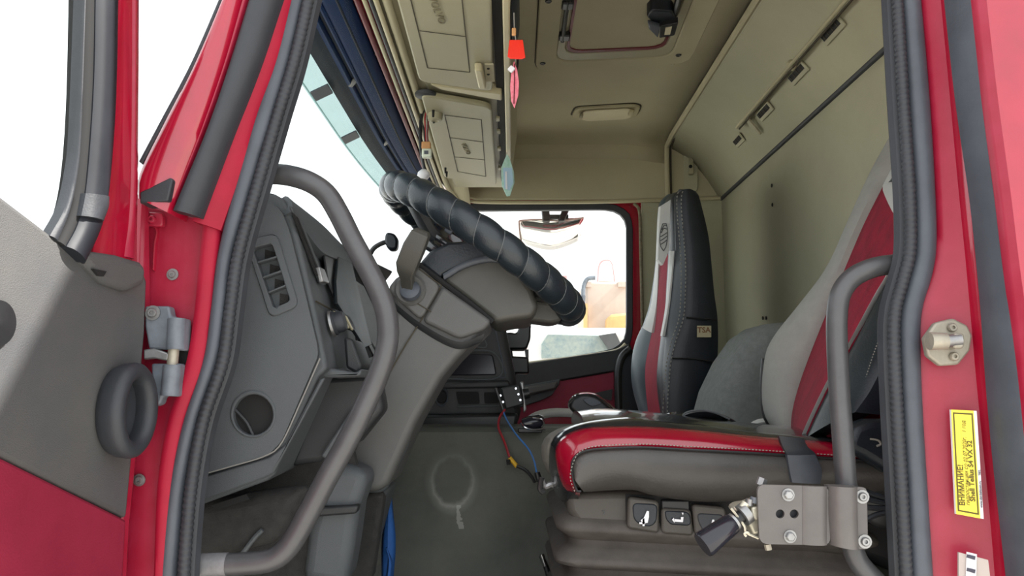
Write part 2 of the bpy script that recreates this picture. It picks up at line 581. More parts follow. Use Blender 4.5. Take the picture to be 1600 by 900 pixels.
# ---- rear wall
rear = struct('wall_rear')
prof_low = [(0.905, -0.5), (0.905, 0.806), (0.915, 0.814)]
put('lower_panel', strip([V(0.905, 1.1, -0.5), V(0.905, 1.1, 0.0), V(0.905, 1.1, 0.82), V(0.925, 1.1, 0.85)],
                         [V(0.905, YF, -0.5), V(0.905, YF, 0.0), V(0.905, YF, 0.82), V(0.925, YF, 0.85)], 30, 2, smooth=False), 'wall', rear, solid=0.006)
up = [V(0.91, 1.1, 0.806), V(0.897, 1.1, 0.818), V(0.875, 1.1, 0.855), V(0.822, 1.1, 0.935), V(0.76, 1.1, 1.0), V(0.672, 1.1, 1.055)]
put('upper_panel', strip(up, [p + Vector((0, YF - 1.1, 0)) for p in up], 30, 2), 'wall', rear, solid=0.006)
put('joint_trim', tube([V(0.899, 1.12, 0.813), V(0.899, 3.31, 0.813)], 0.008, 8, 2, False), 'rubber_dark', rear)
seam = [V(0.668, 1.15, 1.055), V(0.668, 3.2, 1.055), V(0.668, 3.30, 1.04), V(0.668, 3.305, 0.95), V(0.668, 3.305, 0.80)]
bm = bmesh.new()
add_tube(bm, resample(seam, 60), 0.011, 8)
put('headliner_seam', bm, 'ceil', rear)
bm = bmesh.new()
add_tube(bm, [p + Vector((0.016, 0.004, -0.005)) for p in resample(seam, 60)], 0.005, 6)
put('seam_gap', bm, 'line', rear)
put('rear_skin', box(V(0.97, 2.25, 0.3), (0.03, 2.4, 1.8)), 'red', rear, bevel=0.01)
# curtain rail with hooks and slots
RAIL = [(0.80, 0.925)]
bm = bmesh.new()
add_tube(bm, [V(0.797, 1.5, 0.922), V(0.797, 2.70, 0.922)], 0.005, 8)
put('hanging_rail', bm, 'ceil', rear)
put('rail_gap', tube([V(0.806, 1.5, 0.917), V(0.806, 2.70, 0.917)], 0.0035, 6, 2, False), 'line', rear)
nrm = Vector((-0.78, 0, -0.62)).normalized()
tng = Vector((-0.62, 0, 0.78)).normalized()
def slope_pt(px, py):
    return on(px, py, V(0.822, 0, 0.93), Vector((-0.8, 0, -0.6)))
for (px, py) in ((1300, 43), (1246, 110), (1194, 170), (1153, 215)):
    c = slope_pt(px + 3, py + 3) + nrm * 0.006
    R = Matrix((nrm, Vector((0, 1, 0)), tng)).transposed()
    lw = 0.045 if py > 200 else 0.06
    fr = put('vent_slot', box(c, (0.006, lw * 2, 0.034), R), 'wall', rear, bevel=0.002)
    bm = bmesh.new()
    add_box(bm, c + nrm * 0.0035 + tng * 0.004, (0.002, lw * 1.7, 0.017), R)
    put('slot_opening', bm, 'black_matt', fr, smooth=False)
    bm = bmesh.new()
    for k in range(4):
        add_box(bm, c + nrm * 0.005 + tng * 0.004 + Vector((0, (k - 1.5) * lw * 0.42, 0)), (0.002, 0.003, 0.016), R)
    put('slot_bar', bm, 'line', fr, smooth=False)
# hook hanging off the rail end, and the clip in the middle
h0 = slope_pt(1176, 185) + nrm * 0.012
put('rail_hook', prism(rounded([h0 + tng * 0.012 + Vector((0, -0.012, 0)), h0 + tng * 0.012 + Vector((0, 0.014, 0)), h0 - tng * 0.06 + Vector((0, 0.006, 0)), h0 - tng * 0.06 + Vector((0, -0.008, 0))], 0.006), nrm * 0.008), 'locker', rear, bevel=0.002)
h1 = slope_pt(1243, 97) + nrm * 0.015
bm = bmesh.new()
add_box(bm, h1, (0.016, 0.02, 0.03), Matrix((nrm, Vector((0, 1, 0)), tng)).transposed())
put('rail_clip', bm, 'ceil', rear, bevel=0.004)
for (px, py) in ((1206, 290), (1207, 320), (1192, 497), (1197, 497)):
    c = on(px, py, V(0.9, 0, 0), Vector((-1, 0, 0)))
    put('fixing_hole', lathe(c, (-1, 0, 0), [(0, 0), (0.007, 0), (0.006, 0.002), (0, 0.0025)], 10), 'black_matt', rear)

# ---- ceiling
ceil = struct('ceiling')
rows = []
for (y, z) in ((1.05, 1.10), (1.6, 1.105), (2.3, 1.105), (2.9, 1.10), (3.1, 1.096), (3.22, 1.088), (3.28, 1.076), (3.31, 1.055), (3.325, 0.99)):
    rows.append([V(x, y, z - max(0, x - 0.5) * 0.14) for x in (-0.3, -0.02, 0.2, 0.5, 0.69)])
put('headliner', loft(rows, closed=False), 'ceil', ceil, solid=0.008)
put('roof_skin', box(V(0.32, 2.2, 1.2), (1.45, 2.6, 0.03)), 'red', ceil, bevel=0.012)
put('headliner_button', lathe(V(0.545, 2.55, 1.094), (0, 0, -1), [(0, 0), (0.007, 0), (0.005, 0.003), (0, 0.004)], 12), 'ceil', ceil)

# ---- passenger side wall (right wall of the cab)
wr = struct('wall_right')
uw = P([(560, 150), (640, 215), (668, 262), (690, 288), (712, 304), (745, 312), (1000, 311), (1060, 310), (1146, 306), (1200, 306), (1200, 100), (560, 100)], YF)
put('upper_side_panel', prism(uw, (0, 0.02, 0)), 'ceil', wr, bevel=0.006)
put('quarter_panel', prism(P([(1003, 312), (1150, 308), (1150, 760), (1003, 760)], YF), (0, 0.03, 0)), 'wall', wr, bevel=0.004)
put('corner_moulding', tube(P([(1144, 310), (1150, 400), (1160, 500), (1166, 560)], 3.305), 0.009, 8, 20), 'wall', wr)
put('corner_gap', tube(P([(1139, 312), (1145, 400), (1155, 500), (1160, 560)], 3.312), 0.005, 8, 20), 'line', wr)
put('trim_button', lathe(at(1137, 430, 3.318), (0, -1, 0), [(0, 0), (0.015, 0), (0.013, 0.005), (0, 0.006)], 16), 'rubber_dark', wr, label='dark round trim button')
hk = put('coat_hook_plate', prism(rounded(P([(1068, 240), (1090, 240), (1090, 300), (1068, 300)], 3.316), 0.02), (0, -0.006, 0)), 'wall', wr, bevel=0.002)
put('coat_hook', prism(rounded(P([(1076, 247), (1082, 247), (1083, 274), (1075, 274)], 3.308), 0.006), (0, -0.02, 0)), 'locker', hk, bevel=0.003)
put('hook_recess', lathe(at(1079, 260, 3.287), (0, -1, 0), [(0, 0), (0.008, 0), (0.006, 0.002), (0, 0.002)], 10), 'black_matt', hk)
put('panel_bottom_trim', tube(P([(700, 300), (722, 311), (760, 316), (900, 316), (1000, 314), (1060, 312), (1140, 309)], 3.30), 0.008, 8, 40), 'rail', wr)

# ---- passenger door
d2 = struct('door_2')
win = P([(600, 330), (940, 328), (960, 329), (974, 337), (980, 352), (980, 515), (976, 532), (962, 546), (825, 567), (600, 600)], 3.36)
def grow(poly, dx, Y):
    c = sum(poly, Vector()) / len(poly)
    return poly
win_i = P([(738, 329), (945, 327), (962, 330), (974, 338), (979, 352), (979, 515), (975, 531), (962, 543), (940, 549), (828, 566), (640, 594), (690, 430)], 3.34)
win_o = P([(722, 318), (950, 318), (968, 321), (983, 332), (989, 350), (989, 520), (984, 540), (967, 555), (940, 560), (828, 577), (618, 607), (672, 430)], 3.34)
put('window_seal', ringpoly(win_o, win_i, (0, 0.03, 0), 90), 'rubber_dark', d2, bevel=0.003)
win_r = P([(712, 314), (955, 315), (975, 318), (992, 328), (999, 348), (1002, 560), (996, 640), (975, 640), (940, 590), (828, 590), (605, 622), (660, 430)], 3.35)
put('door_frame', ringpoly(win_r, win_o, (0, 0.03, 0), 90), 'red', d2)
put('outer_skin', prism(P([(984, 300), (1200, 300), (1200, 720), (990, 720), (990, 640)], 3.42), (0, 0.03, 0)), 'red', d2)
put('roof_edge', prism(P([(700, 280), (1200, 280), (1200, 323), (700, 323)], 3.40), (0, 0.04, 0)), 'red', d2)
put('felt_seal', tube(P([(990, 318), (999, 330), (1001, 380), (1003, 470), (1004, 560)], 3.315), 0.007, 8, 50), 'felt', d2)
put('sill_trim', prism(P([(800, 571), (962, 547), (985, 536), (990, 560), (985, 583), (960, 581), (815, 606), (780, 612), (780, 575)], 3.30), (0, 0.05, 0)), 'dash_dark', d2, bevel=0.008)
put('sill_strip', tube(P([(800, 572), (900, 559), (962, 549), (978, 538)], 3.325), 0.010, 8, 30), 'rail', d2, label='pale window sill strip')  # cream strip along the lower window edge
put('door_panel', prism(P([(700, 625), (815, 605), (960, 580), (962, 640), (962, 720), (700, 720)], 3.31), (0, 0.04, 0)), 'red_panel', d2, bevel=0.004)
put('door_pocket', prism(rounded(P([(770, 618), (815, 603), (876, 592), (873, 602), (862, 618), (845, 626), (815, 636), (770, 645)], 3.295), 0.01), (0, 0.03, 0)), 'dash', d2, bevel=0.006)
put('armrest_ridge', prism(P([(800, 608), (872, 596), (868, 608), (815, 620)], 3.27), (0, 0.03, 0)), 'column', d2, bevel=0.008)
put('pillar_trim', tube(P([(985, 545), (972, 558), (966, 580), (966, 620), (968, 660)], 3.25), 0.016, 10, 30), 'black', d2)
put('pillar_cover', prism(P([(968, 560), (1000, 540), (1000, 660), (968, 660)], 3.27), (0, 0.03, 0)), 'leather_blue', d2, bevel=0.01)
put('lower_vent_trim', prism(P([(930, 614), (957, 608), (955, 626), (940, 622)], 3.305), (0, -0.006, 0)), 'dash_dark', d2)
wn2 = put('window_2', prism(P([(728, 324), (985, 322), (985, 555), (828, 572), (628, 602)], 3.355), (0, 0.004, 0)), 'glass_dusty', base=False, smooth=False)
wn2['kind'] = 'structure'

# ---- driver side body: pillars around the opening
wl = struct('wall_left')
# A-pillar
put('pillar_gasket', bar_strip(P([(350, -20), (300, 95), (250, 190), (217, 252)], 1.06), P([(358, -20), (310, 95), (259, 192), (224, 258)], 1.06), 20, 5, 0.003, 0.02), 'rubber_dark', wl)
put('outer_pillar', bar_strip(P([(356, -20), (305, 97), (256, 193), (218, 272), (216, 310)], 1.055), P([(384, -20), (352, 95), (318, 195), (282, 290), (268, 335)], 1.06), 30, 8, 0.012, 0.05), 'red', wl, label='glossy red outer face of the pillar')
put('pillar_edge', bar_strip(P([(384, -20), (352, 95), (318, 195), (282, 290), (268, 335)], 1.062), P([(398, -20), (363, 95), (328, 195), (290, 290), (272, 335)], 1.07), 30, 6, 0.006, 0.04), 'red_dusty', wl)
put('pillar_rubber', bar_strip(P([(395, -20), (360, 95), (326, 195), (291, 280), (270, 329)], 1.06), P([(444, -20), (407, 95), (366, 200), (334, 285), (313, 340)], 1.075), 30, 10, 0.014, 0.02), 'rubber_dark', wl, label='dark rubber strip with a cut lower end')
put('inner_pillar', bar_strip(P([(440, -20), (404, 95), (362, 200), (330, 285), (300, 345)], 1.085), P([(462, -20), (434, 95), (402, 180), (376, 270), (345, 360)], 1.10), 30, 6, 0.004, 0.03), 'red_inner', wl)
low = P([(196, 296), (222, 312), (268, 328), (318, 338), (345, 335), (352, 420), (335, 500), (322, 590), (296, 660), (280, 740), (268, 910), (170, 910), (190, 720), (228, 470), (214, 400)], 1.115)
put('lower_pillar', prism(low, (0, 0.05, 0)), 'red_dusty', wl, bevel=0.006)
put('pillar_flange', bar_strip(P([(318, 338), (310, 420), (302, 500), (290, 570), (262, 660), (246, 760), (240, 910)], 1.10), P([(345, 338), (338, 420), (330, 500), (318, 580), (290, 660), (275, 750), (262, 910)], 1.105), 40, 6, 0.006, 0.02), 'red_inner', wl)
put('pillar_step', bar_strip(P([(232, 354), (243, 360), (240, 380), (238, 420)], 1.114), P([(248, 352), (249, 366), (246, 384), (243, 424)], 1.114), 20, 5, 0.004, 0.01), 'red_inner', wl)
mb = put('mirror_base', prism(P([(218, 300), (266, 277), (270, 280), (262, 314), (218, 318)], 1.045), (0, 0.035, 0)), 'rubber_dark', wl, bevel=0.004)
bk = put('pillar_bracket', prism(rounded(P([(216, 330), (254, 332), (254, 354), (216, 352)], 1.10), 0.006), (0, 0.012, 0)), 'red_dusty', wl, bevel=0.002)
screw('bracket_bolt', at(238, 343, 1.10), (0, -1, 0), 0.006, 'red_dusty', bk)
screw('pillar_bolt', at(270, 429, 1.114), (0, -1, 0), 0.0052, 'steel', wl, washer=0.0085)
screw('pillar_bolt', at(218, 750, 1.113), (0, -1, 0), 0.0055, 'steel', wl, washer=0.0085)
put('blanking_plug', lathe(at(360, 198, 1.083), (0, -1, 0), [(0, 0), (0.005, 0), (0.004, 0.002), (0, 0.002)], 10), 'zinc', wl)
# B-pillar
B0 = P([(1434, -20), (1450, 150), (1460, 300), (1462, 380), (1455, 430), (1440, 480), (1436, 540), (1440, 650), (1448, 780), (1457, 920)], 1.115)
B1 = P([(1468, -20), (1484, 150), (1498, 300), (1508, 400), (1517, 500), (1526, 600), (1536, 700), (1546, 800), (1556, 920)], 1.088)
put('pillar_face', bar_strip(B0, B1, 50, 4, 0.0, 0.05), 'red_dusty', wl, label='dusty red pillar face with striker')
B2 = P([(1488, -20), (1508, 150), (1528, 300), (1540, 400), (1550, 500), (1560, 600), (1570, 700), (1580, 800), (1592, 920)], 1.066)
put('pillar_ridge', bar_strip(B1, B2, 50, 8, 0.008, 0.05), 'red', wl, label='glossy red ridge of the rear pillar')
B3 = P([(1486, -20), (1505, 150), (1527, 300), (1538, 400), (1547, 500), (1554, 600), (1563, 700), (1574, 800), (1588, 920)], 1.045)
B4 = P([(1523, -20), (1542, 150), (1562, 300), (1574, 400), (1587, 500), (1598, 600), (1608, 700), (1619, 800), (1632, 920)], 1.01)
put('outer_rubber', bar_strip(B3, B4, 50, 10, 0.012, 0.02), 'rubber', wl, label='thick grey rubber door seal strip')
B5 = P([(1521, -20), (1540, 150), (1560, 300), (1572, 400), (1585, 500), (1596, 600), (1606, 700), (1617, 800), (1630, 920)], 1.005)
B6 = [p + Vector((0.008, -0.012, 0)) for p in B5]
B7 = P([(2050, -20), (2060, 150), (2070, 300), (2080, 400), (2085, 500), (2090, 600), (2095, 700), (2100, 800), (2110, 920)], 0.98)
put('outer_panel_edge', bar_strip(B5, B6, 50, 4, 0.0, 0.01), 'red_dusty', wl)
put('outer_panel', bar_strip(B6, B7, 50, 6, 0.01, 0.03), 'red', wl, label='glossy red outer cab panel')
# out-of-view parts of the near side that close the cab
put('door_header', box(V(0.30, 1.12, 1.02), (1.4, 0.12, 0.42)), 'red', wl, bevel=0.02)
put('upper_corner', box(V(0.84, 1.05, 0.865), (0.40, 0.13, 0.66)), 'red', wl, bevel=0.02)
put('rear_quarter', box(V(0.86, 1.13, 0.2), (0.36, 0.06, 1.5)), 'red', wl, bevel=0.02)
# door striker on the B-pillar
st = thing('door_striker', 'octagonal zinc door striker plate with round pin on red pillar', 'latch', at(1481, 572, 1.08))
sp = [(1445, 528), (1462, 504), (1490, 497), (1512, 508), (1520, 524), (1516, 548), (1498, 570), (1470, 572), (1450, 556)]
put('plate', prism(P(sp, 1.075), (0, 0.012, 0)), 'zinc', st, bevel=0.003)
put('pin', tube(P([(1500, 531), (1478, 533)], 1.055), 0.0085, 14, 4, False), 'steel', st)
put('pin_head', tube(P([(1478, 533), (1452, 533)], 1.052), [0.011, 0.012], 16, 2, False), 'zinc', st)
screw('striker_bolt', at(1487, 512, 1.074), (0, -1, 0), 0.006, 'zinc', st)
screw('striker_bolt', at(1490, 557, 1.074), (0, -1, 0), 0.006, 'zinc', st)
put('pin_block', prism(rounded(P([(1490, 520), (1508, 520), (1508, 545), (1490, 545)], 1.05), 0.006), (0, 0.026, 0)), 'zinc', st, bevel=0.003)

# yellow oil sticker
yk = [at(1486, 640, 1.079), at(1526, 642, 1.069), at(1537, 811, 1.068), at(1494, 803, 1.079)]
stk = put('warning_sticker', prism(yk, (0.0, 0.004, 0)), 'white', smooth=False)
tag(stk, 'yellow and white printed oil warning sticker on red rear pillar', 'sticker')
def stp(u, v):   # u across 0..1, v upward 0..1
    a = yk[3].lerp(yk[2], u); b = yk[0].lerp(yk[1], u)
    return a.lerp(b, v)
nst = (yk[1] - yk[0]).cross(yk[3] - yk[0]).normalized()
if nst.y > 0: nst = -nst
def sq(u0, u1, v0, v1, o):
    return [stp(u0, v0) + nst * o, stp(u1, v0) + nst * o, stp(u1, v1) + nst * o, stp(u0, v1) + nst * o]
put('yellow_field', prism(sq(0.0, 0.88, 0.0, 1.0, 0.0003), nst * 0.0003), 'yellow', stk, smooth=False)
put('border', ringpoly(sq(0.06, 0.84, 0.03, 0.975, 0.0006), sq(0.12, 0.78, 0.045, 0.96, 0.0006), nst * 0.0003, 4), 'olive_ink', stk, smooth=False)
ru = (stp(0.5, 1) - stp(0.5, 0)); uu = -(stp(1, 0.5) - stp(0, 0.5))
text('print', 'ВНИМАНИЕ!', stp(0.25, 0.09) + nst * 0.001, ru, uu, 0.0088, 'olive_ink', stk, bold=0.0002)
text('print', 'гидростанции со 02.07.2020г.   1 год', stp(0.46, 0.10) + nst * 0.001, ru, uu, 0.0066, 'olive_ink', stk, shear=0.25)
text('print', 'Shell Tellus S4 VX 32', stp(0.645, 0.145) + nst * 0.001, ru, uu, 0.0082, 'olive_ink', stk, bold=0.0002, wide=1.12)
text('side_print', 'www.dst-baltcom.ru      тел.', stp(0.94, 0.1) + nst * 0.001, ru, uu, 0.0042, 'ink', stk)
put('rule_line', prism(sq(0.34, 0.345, 0.08, 0.9, 0.0006), nst * 0.0003), 'olive_ink', stk, smooth=False)
# foil label below it
fl = [at(1498, 863, 1.073), at(1544, 875, 1.06), at(1550, 925, 1.06), at(1498, 925, 1.073)]
fo = put('foil_label', prism(fl, (0, 0.003, 0)), 'label_grey', smooth=False)
tag(fo, 'grey foil label under a white strip at the foot of red pillar', 'label')
wst = [at(1510, 862, 1.069), at(1526, 866, 1.064), at(1524, 925, 1.064), at(1508, 925, 1.069)]
put('white_strip', prism(wst, (0, -0.0006, 0)), 'white', fo, smooth=False)
for (a, b) in ((866, 871), (887, 892)):
    put('dark_print', prism([at(1511, a, 1.066), at(1524, a + 3, 1.062), at(1523, b + 4, 1.062), at(1510, b, 1.066)], (0, -0.0006, 0)), 'ink', fo, smooth=False)

# ---- rubber seals of the opening
def seal(name, L, R, bead_side, Y):
    s = struct(name)
    put('rubber_lip', bar_strip(P(L, Y), P(R, Y), 70, 10, 0.012, 0.03), 'rubber', s)
    bead = crom(P(bead_side, Y - 0.006), 420)
    rad = [0.0078 + (0.0011 if (i // 2) % 2 else 0) for i in range(420)]
    bm = bmesh.new(); add_tube(bm, bead, rad, 10)
    put('ribbed_bead', bm, 'rubber_dark', s, angle=80)
    back = [p + Vector((0.0, 0.022, 0)) for p in bead[::6]]
    bm = bmesh.new(); add_tube(bm, back, 0.013, 8)
    put('seal_channel', bm, 'rubber_dark', s)
    return s
seal('trim_1',
     [(449, -20), (424, 90), (390, 200), (366, 290), (340, 400), (330, 480), (318, 560), (286, 660), (266, 750), (254, 840), (245, 920)],
     [(482, -20), (456, 90), (427, 190), (398, 285), (365, 400), (355, 480), (343, 560), (312, 655), (292, 750), (282, 840), (276, 920)],
     [(486, -20), (461, 90), (434, 180), (405, 280), (373, 395), (360, 480), (348, 565), (318, 655), (300, 750), (291, 840), (286, 920)], 1.11)
seal('trim_2',
     [(1406, -20), (1418, 150), (1428, 300), (1429, 390), (1420, 432), (1407, 482), (1405, 540), (1409, 650), (1416, 760), (1424, 920)],
     [(1437, -20), (1452, 150), (1461, 300), (1463, 385), (1456, 432), (1441, 484), (1438, 540), (1442, 650), (1450, 780), (1459, 920)],
     [(1401, -20), (1411, 150), (1421, 300), (1422, 388), (1412, 434), (1399, 484), (1397, 540), (1402, 650), (1409, 770), (1417, 920)], 1.115)

# ---- driver door, swung open
d1 = struct('door_1')
DD = Vector((-0.12, -0.99, 0)).normalized()
DN = Vector((0.99, -0.12, 0)).normalized()
DP = V(-0.51, 1.06, 0)
def D(px, py, off=0.0):
    return on(px, py, DP + DN * off, DN)
def DT(t, z, off=0.0):
    return DP + DD * t + DN * off + Vector((0, 0, z))
panel = [DT(0.9, 0.30), DT(0.5, 0.29), D(0, 304), D(60, 350), D(128, 404), D(160, 436), D(200, 444), D(226, 425), D(231, 440), D(228, 520), D(222, 590), D(208, 715), D(199, 811), D(0, 713), DT(0.5, -0.03), DT(0.9, 0.0)]
put('door_card', prism(panel, -DN * 0.03), 'door_grey', d1, bevel=0.006)
put('lower_card', prism([DT(0.9, 0.0), DT(0.5, -0.03), D(0, 714), D(198, 812), D(192, 920), D(188, 1000), DT(0.9, -0.5)], -DN * 0.035), 'red_panel', d1, bevel=0.004)
cap = [D(129, 404, .012), D(144, 392, .012), D(185, 398, .012), D(222, 409, .012), D(230, 419, .012), D(227, 445, .012), D(200, 455, .012), D(165, 442, .012)]
cp = put('corner_cap', prism(cap, -DN * 0.035), 'door_grey', d1, bevel=0.008, seg=3)
put('cap_slot', prism([D(146, 420, .0135), D(167, 424, .0135), D(162, 432, .0135), D(155, 431, .0135)], -DN * 0.004), 'black_matt', cp)
put('frame_edge', bar_strip([D(181, -30), D(176, 150), D(168, 250), D(155, 340), D(144, 400), D(143, 424)], [D(218, -30), D(217, 150), D(216, 260), D(214, 360), D(214, 412), D(214, 428)], 40, 8, 0.006, 0.03, bvec=DN), 'red', d1)
put('frame_lip', bar_strip([D(204, -30, .004), D(203, 200, .004), D(200, 330, .004), D(190, 400, .004)], [D(212, -30, .008), D(212, 200, .008), D(212, 330, .008), D(210, 405, .008)], 30, 5, 0.003, 0.01, bvec=DN), 'red_dusty', d1)
put('hinge_edge', prism([D(228, 300, -.01), D(236, 330, -.01), D(238, 480, -.01), D(225, 620, -.01), D(205, 820, -.01), D(196, 1000, -.01), D(180, 1000, -.01), D(190, 800, -.01), D(215, 600, -.01)], -DN * 0.06), 'red_dusty', d1, bevel=0.006)
put('frame_rubber', bar_strip([D(150, -30, .008), D(148, 100, .008), D(143, 200, .008), D(134, 300, .008), D(122, 350, .008), D(104, 385, .008)], [D(184, -30, .008), D(182, 100, .008), D(178, 200, .008), D(168, 310, .008), D(156, 360, .008), D(132, 412, .008)], 40, 8, 0.008, 0.03, bvec=DN), 'door_rubber', d1)
put('rubber_sleeve', bar_strip([D(134, 302, .012), D(131, 318, .012), D(127, 337, .012)], [D(169, 308, .012), D(168, 325, .012), D(160, 346, .012)], 10, 8, 0.009, 0.03, bvec=DN), 'rubber_dark', d1)
put('glass_channel', bar_strip([D(131, -30), D(127, 150), D(120, 260), D(108, 330), D(88, 376)], [D(152, -30, .004), D(147, 150, .004), D(139, 270, .004), D(128, 330, .004), D(104, 390, .004)], 40, 6, 0.004, 0.02, bvec=DN), 'black_matt', d1)
put('channel_edge', bar_strip([D(130, -30), D(121, 200), D(114, 270), D(101, 325), D(78, 368)], [D(133, -30), D(126, 200), D(120, 270), D(108, 330), D(90, 378)], 30, 5, 0.003, 0.012, bvec=DN), 'rubber_dark', d1)
put('window_glass', prism([DT(0.9, 0.28, -.012), DT(0.5, 0.27, -.012), D(0, 312, -.012), D(110, 396, -.012), D(134, 300, -.012), D(140, -40, -.012), DT(0.9, 0.9, -.012)], -DN * 0.004), 'glass', d1, smooth=False)
# window frame top and rear (out of the picture)
put('frame_top', prism([DT(0.9, 0.86), DT(0.05, 0.86), DT(0.05, 0.92), DT(0.9, 0.92)], -DN * 0.03), 'red', d1, bevel=0.005)
# pull ring
rc = D(207, 641, 0.024)
rings = []
for i in range(40):
    a = 2 * math.pi * i / 40
    e = DD * math.cos(a) * 0.036 + Vector((0, 0, 1)) * math.sin(a) * 0.050
    rad = e.normalized()
    ring = []
    for k in range(12):
        b = 2 * math.pi * k / 12
        ring.append(rc + e + rad * math.cos(b) * 0.0115 + DN * (math.sin(b) * (0.012 if math.sin(b) > 0 else 0.026)))
    rings.append(ring)
pr = put('pull_ring', loft(rings, loop=True), 'rubber_dark', d1, label='dark oval pull ring')
put('ring_bowl', prism([rc - DN * 0.016 + DD * 0.034 * math.cos(2 * math.pi * k / 30) + Vector((0, 0, 0.048 * math.sin(2 * math.pi * k / 30))) for k in range(30)], DN * 0.004), 'rubber_dark', pr)
put('handle_recess', lathe(D(-12, 505, -0.002), DN, [(0, 0), (0.026, 0), (0.024, 0.008), (0, 0.012)], 24), 'black', d1)
# hinge
hg = put('door_hinge', prism(P([(226, 478), (264, 478), (267, 494), (291, 498), (289, 548), (232, 545), (226, 510)], 1.088), (0, 0.02, 0)), 'hinge', d1, bevel=0.003, label='grey painted hinge on red front pillar')
put('upper_barrel', tube(P([(277, 498), (275, 546)], 1.088), 0.0125, 16, 2, False), 'hinge', hg)
put('pin', tube(P([(272, 540), (269, 572)], 1.09), 0.0075, 14, 2, False), 'zinc', hg, label='bare brass-coloured pin')
put('check_arm', prism(P([(224, 546), (240, 544), (264, 552), (262, 564), (240, 560), (224, 562)], 1.085), (0, 0.012, 0)), 'steel', hg, bevel=0.002)
put('lower_leaf', prism(P([(236, 568), (283, 568), (279, 620), (254, 619), (250, 632), (238, 636)], 1.086), (0, 0.02, 0)), 'hinge', hg, bevel=0.003)
put('lower_barrel', tube(P([(270, 570), (266, 618)], 1.088), 0.0125, 16, 2, False), 'hinge', hg)
bb = screw('bolt', at(239, 489, 1.087), (0, -1, 0), 0.0068, 'steel', hg, washer=0.0105)
put('hinge_slot', prism(P([(280, 546), (298, 546), (297, 568), (280, 568)], 1.108), (0, 0.01, 0)), 'black_matt', hg)

# ---- floor and engine tunnel
fl_ = struct('floor')
mp = [V(0, 2.16, -0.40), V(0, 2.14, -0.12), V(0, 2.10, -0.10), V(0, 2.04, -0.098), V(0, 1.995, -0.105), V(0, 1.98, -0.16), V(0, 1.97, -0.30), V(0, 1.93, -0.40), V(0, 1.80, -0.47), V(0, 1.15, -0.5)]
mp = crom(mp, 60)
rows = []
for i in range(41):
    x = -0.62 + 1.5 * i / 40
    row = []
    for p in mp:
        dy = 0
        # ledge towards the seat base
        if p.z - CZ < -0.22:
            k = min(1, max(0, (x + 0.02) / 0.12))
            k = k * k * (3 - 2 * k)
            f = min(1, (-0.22 - (p.z - CZ)) / 0.08)
            dy = -0.10 * k * f
        row.append(Vector((x, p.y + dy, p.z)))
    rows.append(row)
put('tunnel_mat', loft(rows, closed=False), 'mat', fl_, solid=0.006)
put('floor_pan', box(V(0.15, 2.2, -0.55), (1.6, 2.3, 0.06)), 'dash_dark', fl_)
put('firewall', box(V(-0.72, 2.2, -0.22), (0.05, 2.3, 0.66)), 'dash_dark', fl_)
# footwell side trim and carpet, behind the lower handle
put('footwell_carpet', prism(P([(290, 770), (430, 720), (545, 690), (565, 760), (540, 910), (280, 910)], 1.42), (0, 0.04, 0)), 'carpet', fl_, bevel=0.01)
put('kick_panel', prism(P([(470, 910), (480, 830), (500, 760), (530, 720), (578, 740), (560, 790), (552, 850), (540, 920)], 1.40), (0, 0.10, 0)), 'dash', fl_, bevel=0.02, seg=3)
put('sill_carpet', prism(P([(280, 790), (400, 770), (480, 760), (430, 850), (300, 880), (280, 880)], 1.30), (0, 0.06, 0)), 'carpet', fl_, bevel=0.02, seg=3)
put('carpet_crease', tube(P([(412, 838), (440, 815), (470, 790), (508, 760)], 1.385), 0.004, 8, 12), 'dash', fl_)
put('carpet_crease', tube(P([(378, 866), (398, 840), (410, 828)], 1.295), 0.004, 8, 12), 'dash', fl_)
put('kick_ledge', prism(P([(495, 792), (560, 790), (556, 803), (494, 808)], 1.385), (0, 0.03, 0)), 'dash_dark', fl_, bevel=0.004)
put('step_edge', prism(P([(560, 770), (600, 768), (580, 910), (535, 910)], 1.55), (0, 0.05, 0)), 'carpet', fl_, bevel=0.01)

# ---- windscreen and front header
wd = struct('window_1')
rows = []
for i in range(13):
    t = i / 12
    z = 0.05 + 0.76 * t
    row = []
    for j in range(17):
        s = j / 16
        y = 1.16 + 2.12 * s
        x0 = -0.44 + 0.20 * t
        bow = 0.17 * (1 - (2 * s - 1) ** 4)
        row.append(V(x0 - bow * (1 - 0.35 * t), y, z))
    rows.append(row)
put('windscreen', loft(rows, closed=False), 'glass', wd, solid=0.005)
fh = struct('trim_3')
def along(x, z, y0, y1, r=0.012):
    """bar along the cab's width that curls in at the far end"""
    pts = [V(x, y0, z), V(x, (y0 + y1) / 2, z), V(x, y1 - 0.35, z), V(x * 0.96, y1 - 0.14, z - 0.005), V(x * 0.80, y1, z - 0.03)]
    return tube(pts, r, 10, 40)
put('red_sill', along(-0.322, 0.80, 1.2, 3.28, 0.006), 'burg', fh)
put('curtain_track', along(-0.306, 0.80, 1.2, 3.28, 0.005), 'rail', fh)
put('curtain_track', along(-0.293, 0.80, 1.2, 3.28, 0.005), 'rubber_dark', fh)
put('curtain_track', along(-0.282, 0.80, 1.2, 3.28, 0.006), 'rail', fh)
hd = [V(-0.30, 1.15, 0.83), V(-0.30, 2.3, 0.83), V(-0.29, 3.0, 0.83), V(-0.25, 3.2, 0.81), V(-0.19, 3.31, 0.78)]
hd2 = [V(-0.19, 1.15, 0.83), V(-0.19, 2.3, 0.83), V(-0.19, 2.9, 0.84), V(-0.18, 3.12, 0.83), V(-0.18, 3.31, 0.788)]
put('header_panel', strip(hd, hd2, 40, 6, 0.012, (0, 0, -1)), 'ceil', fh, solid=0.006)
put('header_rail', along(-0.262, 0.808, 1.2, 3.29, 0.010), 'ceil', fh)
